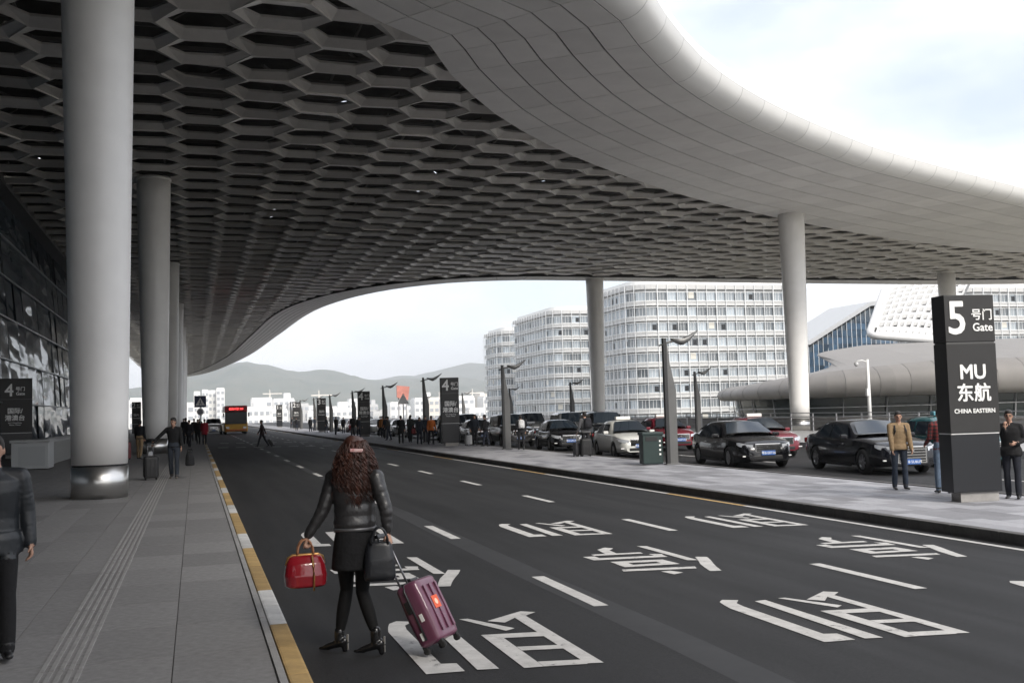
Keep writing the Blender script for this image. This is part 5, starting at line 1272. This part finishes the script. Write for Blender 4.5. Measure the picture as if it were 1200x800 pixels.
    parts.append(('rear_window', patch([(C0+.05,yl0*.93,P_['deck']+.06),(C0+.05,-yl0*.93,P_['deck']+.06),(C1-.0,-yl1,zr-.105),(C1-.0,yl1,zr-.105)], bulge=(-.10,0,.05), lift=(-.05,0,.055))))
    zg0, zg1 = zbt+.015, zr-.14
    def wy(z): return wb_+(wr_-wb_)*(z-zbt)/(zr-zbt)*.98+.012
    for sy in (-1,1):
        xm = (A0+C0)/2-.05
        def fxz(x0, x1, z): return x0+(x1-x0)*(z-zg0)/(zr-zg0)
        parts.append(('side_window', patch([(xm+.04,sy*wy(zg0),zg0),(A0-.32,sy*wy(zg0),zg0),(fxz(A0-.32,A1-.02,zg1),sy*wy(zg1),zg1),(xm+.0,sy*wy(zg1),zg1)], lift=(0,sy*.012,0))))
        parts.append(('side_window', patch([(C0+.42,sy*wy(zg0),zg0),(xm-.04,sy*wy(zg0),zg0),(xm-.08,sy*wy(zg1),zg1),(C1+.05,sy*wy(zg1),zg1)], lift=(0,sy*.012,0))))
    wm_ = MB(); r = P_['wh']
    wm_.lathe([(r*.62,-.10),(r*.92,-.105),(r,-.07),(r,.07),(r*.92,.105),(r*.62,.10),(r*.60,.02)], 28, axis='Y', m=0, caps=False)
    tyre = wm_.mesh('tyre', M['rubber'])
    rim = MB(); rim.lathe([(r*.63,.07),(r*.63,.09),(r*.56,.075),(r*.56,.02)], 24, axis='Y', caps=False)
    for k in range(7):
        a = 2*math.pi*k/7; mt = Matrix.Rotation(a, 4, 'Y'); rim.box((0,.072,r*.33),(.05,.022,r*.55), mtx=mt)
    rim.lathe([(r*.16,.05),(r*.14,.092),(.01,.094)], 14, axis='Y'); rimm = rim.mesh('rim', mat('alloy', (.42,.42,.43), .3, .9))
    wellm = MB(); wellm.lathe([(r*.60,-.02),(r*.60,.015)], 20, axis='Y'); well = wellm.mesh('disc', M['black'])
    CARS[kind] = (P_, body, cabin, parts, tyre, rimm, well, axf, axr, hw, ztop); return CARS[kind]
def recolor(me, m):
    me = me.copy(); me.materials.clear(); me.materials.append(m); me.polygons.foreach_set('material_index', [0]*len(me.polygons)); return me
PAINTED = {}
def vehicle(label, kind, x, y, face, pm, grp=None, taxi=None, grille='chrome', plate='粤B·58T36', detail=True, z=ZL, cat='car'):
    """face = compass angle the nose points to; 180 = towards the camera end of the road"""
    P_, body, cabin, parts, tyre, rimm, well, axf, axr, hw, ztop = car_meshes(kind)
    t = thing('parked_car' if cat == 'car' else cat.replace(' ','_'), label, cat, (x,y,z), R(90)-R(face), grp)
    k = (kind, pm.name)
    if k not in PAINTED: PAINTED[k] = (recolor(body, pm), recolor(cabin, pm))
    link('body', PAINTED[k][0], t); cb = link('cabin', PAINTED[k][1], t)
    for p in cb.data.polygons: p.use_smooth = True
    for n_, me in parts: link(n_, me, t)
    L2, W2 = P_['L']/2, P_['W']/2
    for ax in (axf, axr):
        for sy in (-1,1):
            w = link('wheel', tyre, t, (ax,sy*(W2-.125),P_['wh'])); rm = link('rim', rimm, w); dc = link('disc', well, w)
            if sy < 0: rm.rotation_euler = (0,0,math.pi)
    if not detail: return t
    zn = P_['nose']
    # front: grille, lamps, bumper intake, plate
    big = grille == 'tall'
    gw, gh, gz = (.80,.42,zn-.26) if big else (.78,.22,zn-.15)
    fr = MB(); fr.cbox((L2-.03,0,gz),(.09,gw+.05,gh+.05),.02); fr.obj('grille_frame', M['chrome'], t)
    MB().cbox((L2-.022,0,gz),(.085,gw-.03,gh-.03),.02).obj('grille', M['black'], t)
    for i in range(5 if big else 3): MB().box((L2+.022,0,gz-gh/2+gh*(i+.8)/(5.6 if big else 3.6)),(.012,gw-.05,.022)).obj('grille_bar', M['chrome'], t)
    MB().lathe([(.055,.0),(.05,.012)], 16, c=(L2+.022,0,gz+(gh*.30 if big else 0)), axis='X').obj('emblem', M['chrome'], t)
    MB().cbox((L2-.03,0,.36+.0),(.07,.95,.13),.03).obj('lower_intake', M['black'], t)
    for sy in (-1,1):
        q = MB(); q.loft_ = None
        pts = [[(L2-.05,sy*.46,zn-.16),(L2-.10,sy*.62,zn-.17),(L2-.30,sy*.80,zn-.10),(L2-.42,sy*.845,zn-.05)],[(L2-.07,sy*.46,zn-.05),(L2-.14,sy*.62,zn-.03),(L2-.32,sy*.79,zn+.02),(L2-.44,sy*.835,zn+.03)]]
        pts = [[(p[0]+.035,p[1]*1.03,p[2]) for p in r] for r in pts]
        q.rings(pts, closed=False); q.obj('headlight', HEADL, t)
        MB().cbox((L2-.10,sy*.66,.40),(.05,.26,.035),.01).obj('fog_strip', M['letter'], t)
        q = MB(); q.cbox((P_['xA']-.32,sy*(W2+.07),P_['belt']+.07),(.13,.20,.13),.04); q.obj('mirror', pm, t)
        for i_, xd in enumerate((.35,-.62)): MB().cbox((xd,sy*(W2*.985),P_['belt']-.14),(.20,.035,.028),.01).obj('door_handle', M['chrome'] if kind == 'big' else pm, t)
        MB().cbox((-L2+.09,sy*.66,P_['deck']-.20),(.10,.34,.15),.03).obj('tail_light', REDL, t)
        MB().box((-.15,sy*(W2*.972),P_['bot']+.03),(P_['wb']-.95,.04,.07)).obj('sill', M['black'], t)
    pl_ = MB().cbox((L2+.03,0,gz-gh/2+.03 if big else .50),(.015,.44,.14),.004).obj('plate', PLATE, t)
    tm_ = text_mesh(plate, .105, 0, .001, 'CENTER'); tm_.materials.clear(); tm_.materials.append(M['letter'])
    o = link('plate_lettering', tm_, pl_, (L2+.040,0,(gz-gh/2+.03 if big else .50)-.036)); o.rotation_euler = (R(90),0,R(90))
    if taxi:
        ts = link('taxi_sign', MB().cbox((-.25,0,P_['H']+.085),(.22,.62,.13),.04).mesh('taxi_sign', taxi), t)
        MB().box((-.25,0,P_['H']+.02),(.14,.9,.03)).obj('sign_rail', M['black'], ts)
    return t
BLK = paint('black', (.005,.005,.0065)); BL2 = paint('black_blue', (.006,.0065,.010)); WHT = paint('champagne', (.66,.66,.62), .3); REDP = paint('red', (.16,.010,.022)); GRN = paint('teal', (.03,.115,.125)); SIL = paint('silver', (.42,.43,.44)); GRY = paint('grey', (.10,.105,.11)); WH2 = paint('white', (.66,.66,.64)); MAR = paint('maroon', (.14,.012,.02))
TX = mat('taxi_light', (.78,.76,.72), .4); TXR = mat('taxi_light_red', (.65,.2,.18), .4)
vehicle('black saloon with wide chrome grille and blue plate beside the litter bin', 'big', 17.30,32.0,188,BLK, plate='粤B·E8T06')
vehicle('black saloon with tall chrome framed grille behind the man in khaki', 'big', 18.75,27.0,188,BL2, grille='tall', plate='粤B·5U6U9')
vehicle('pale champagne taxi with roof light next to the dark green bin', 'sedan', 16.95,41.0,187,WHT, taxi=TX, plate='粤B·02G7D')
vehicle('black saloon parked behind the traveller with luggage', 'sedan', 17.30,50.2,186,BLK, plate='粤B·A7K19')
vehicle('dark boxy off-road car parked beyond the person with the white backpack', 'suv', 17.1,58.0,184,mat('paint_dark_brown',(.018,.015,.014),.3,.1,coat=.5), plate='粤B·3C661')
vehicle('red taxi with white roof light in the middle lane behind the black saloon', 'sedan', 21.0,46.0,186,REDP, taxi=TX, plate='粤B·6M1R2')
vehicle('bright red car showing between the two black saloons', 'sedan', 20.9,37.2,186,REDP, taxi=TX, plate='粤B·7H2Q5')
vehicle('teal green taxi behind the man in khaki', 'sedan', 22.0,27.6,186,GRN, taxi=mat('taxi_light_teal',(.10,.28,.33),.4), plate='粤B·4W8X3')
vehicle('silver car with raised roof box beyond the black saloon', 'suv', 20.9,58.5,186,SIL, plate='粤B·8K2N4')
vehicle('black off-road car behind the grey jacketed traveller', 'suv', 20.6,52.6,186,BLK, plate='粤B·1Z9V6')
far = [(17.2,66,GRY,'sedan'),(17.2,72.5,BLK,'suv'),(17.2,79,WH2,'sedan'),(17.3,86,MAR,'sedan'),(17.2,92.5,SIL,'sedan'),(17.2,99,BLK,'sedan'),(20.8,66,WH2,'suv'),(20.9,74,BLK,'sedan'),(20.8,83,SIL,'suv'),(20.8,92,GRY,'sedan'),(17.2,106,WH2,'sedan'),(17.2,113,BLK,'suv'),(17.2,121,MAR,'sedan'),(20.8,104,BLK,'sedan'),(17.3,130,SIL,'sedan'),(17.2,139,WH2,'suv'),(20.8,122,WH2,'sedan'),(17.3,150,GRY,'sedan'),(17.3,162,WH2,'sedan')]
nm = {GRY.name:'grey',BLK.name:'black',WH2.name:'white',MAR.name:'maroon',SIL.name:'silver'}
for x_, y_, p_, k_ in far:
    vehicle('%s %s in the far line of cars beyond the gate 4 sign' % (nm[p_.name], 'off-road car' if k_ == 'suv' else 'saloon'), k_, x_, y_, 184, p_, grp='far line of cars along the island', detail=y_ < 100)
vehicle('white pick-up style car driving towards the blue crossing sign', 'suv', 1.95,126,180,WH2, plate='粤B·0L5S8', z=slope(2), cat='car')

# ---- city bus
t = thing('bus', 'yellow and red city bus with red destination display coming along the road', 'bus', (4.35,123,slope(4.4)), 0)
by = mat('bus_yellow', (.62,.34,.03), .4, var=.08, scale=1); br = mat('bus_red', (.35,.03,.03), .4)
B_ = MB(); B_.cbox((0,5.2,.85),(2.5,10.4,1.05),.12); B_.obj('lower_body', by, t)
MB().cbox((0,5.2,2.85),(2.46,10.4,.75),.14).obj('upper_body', br, t)
MB().cbox((0,5.25,1.95),(2.42,10.2,1.3),.06).obj('window_band', GLASSC, t)
MB().cbox((0,-.012,1.86),(2.26,.08,1.35),.05).obj('windscreen', mat('bus_glass', (.012,.013,.014), .15, spec=.25), t)
MB().cbox((0,-.03,2.86),(1.75,.06,.36),.03).obj('destination_box', M['black'], t)
lettering(t, '机场大巴 330', 0, 2.76, .27, .002, 'CENTER', y=-.066, name='destination_lettering', m=mat('led_red', (.9,.05,.05), .5, emit=3.0))
for sx in (-1,1):
    MB().cbox((sx*.92,-.02,.78),(.36,.06,.22),.03).obj('headlight', HEADL, t); MB().cbox((sx*1.36,-.15,2.2),(.14,.12,.46),.03).obj('mirror', M['black'], t)
    for y_ in (2.2,7.8):
        w = MB().lathe([(.25,-.14),(.46,-.14),(.48,0),(.46,.14),(.25,.14)], 24, c=(sx*1.08,y_,.48), axis='X').obj('wheel', M['rubber'], t)
    MB().box((sx*.6,-.05,1.55),(.5,.02,.04)).obj('wiper', M['black'], t)
MB().cbox((0,-.025,.5),(2.3,.07,.2),.02).obj('bumper', mat('bus_bumper', (.5,.14,.03), .5), t)

bpy.data.scenes.remove(BENCH)
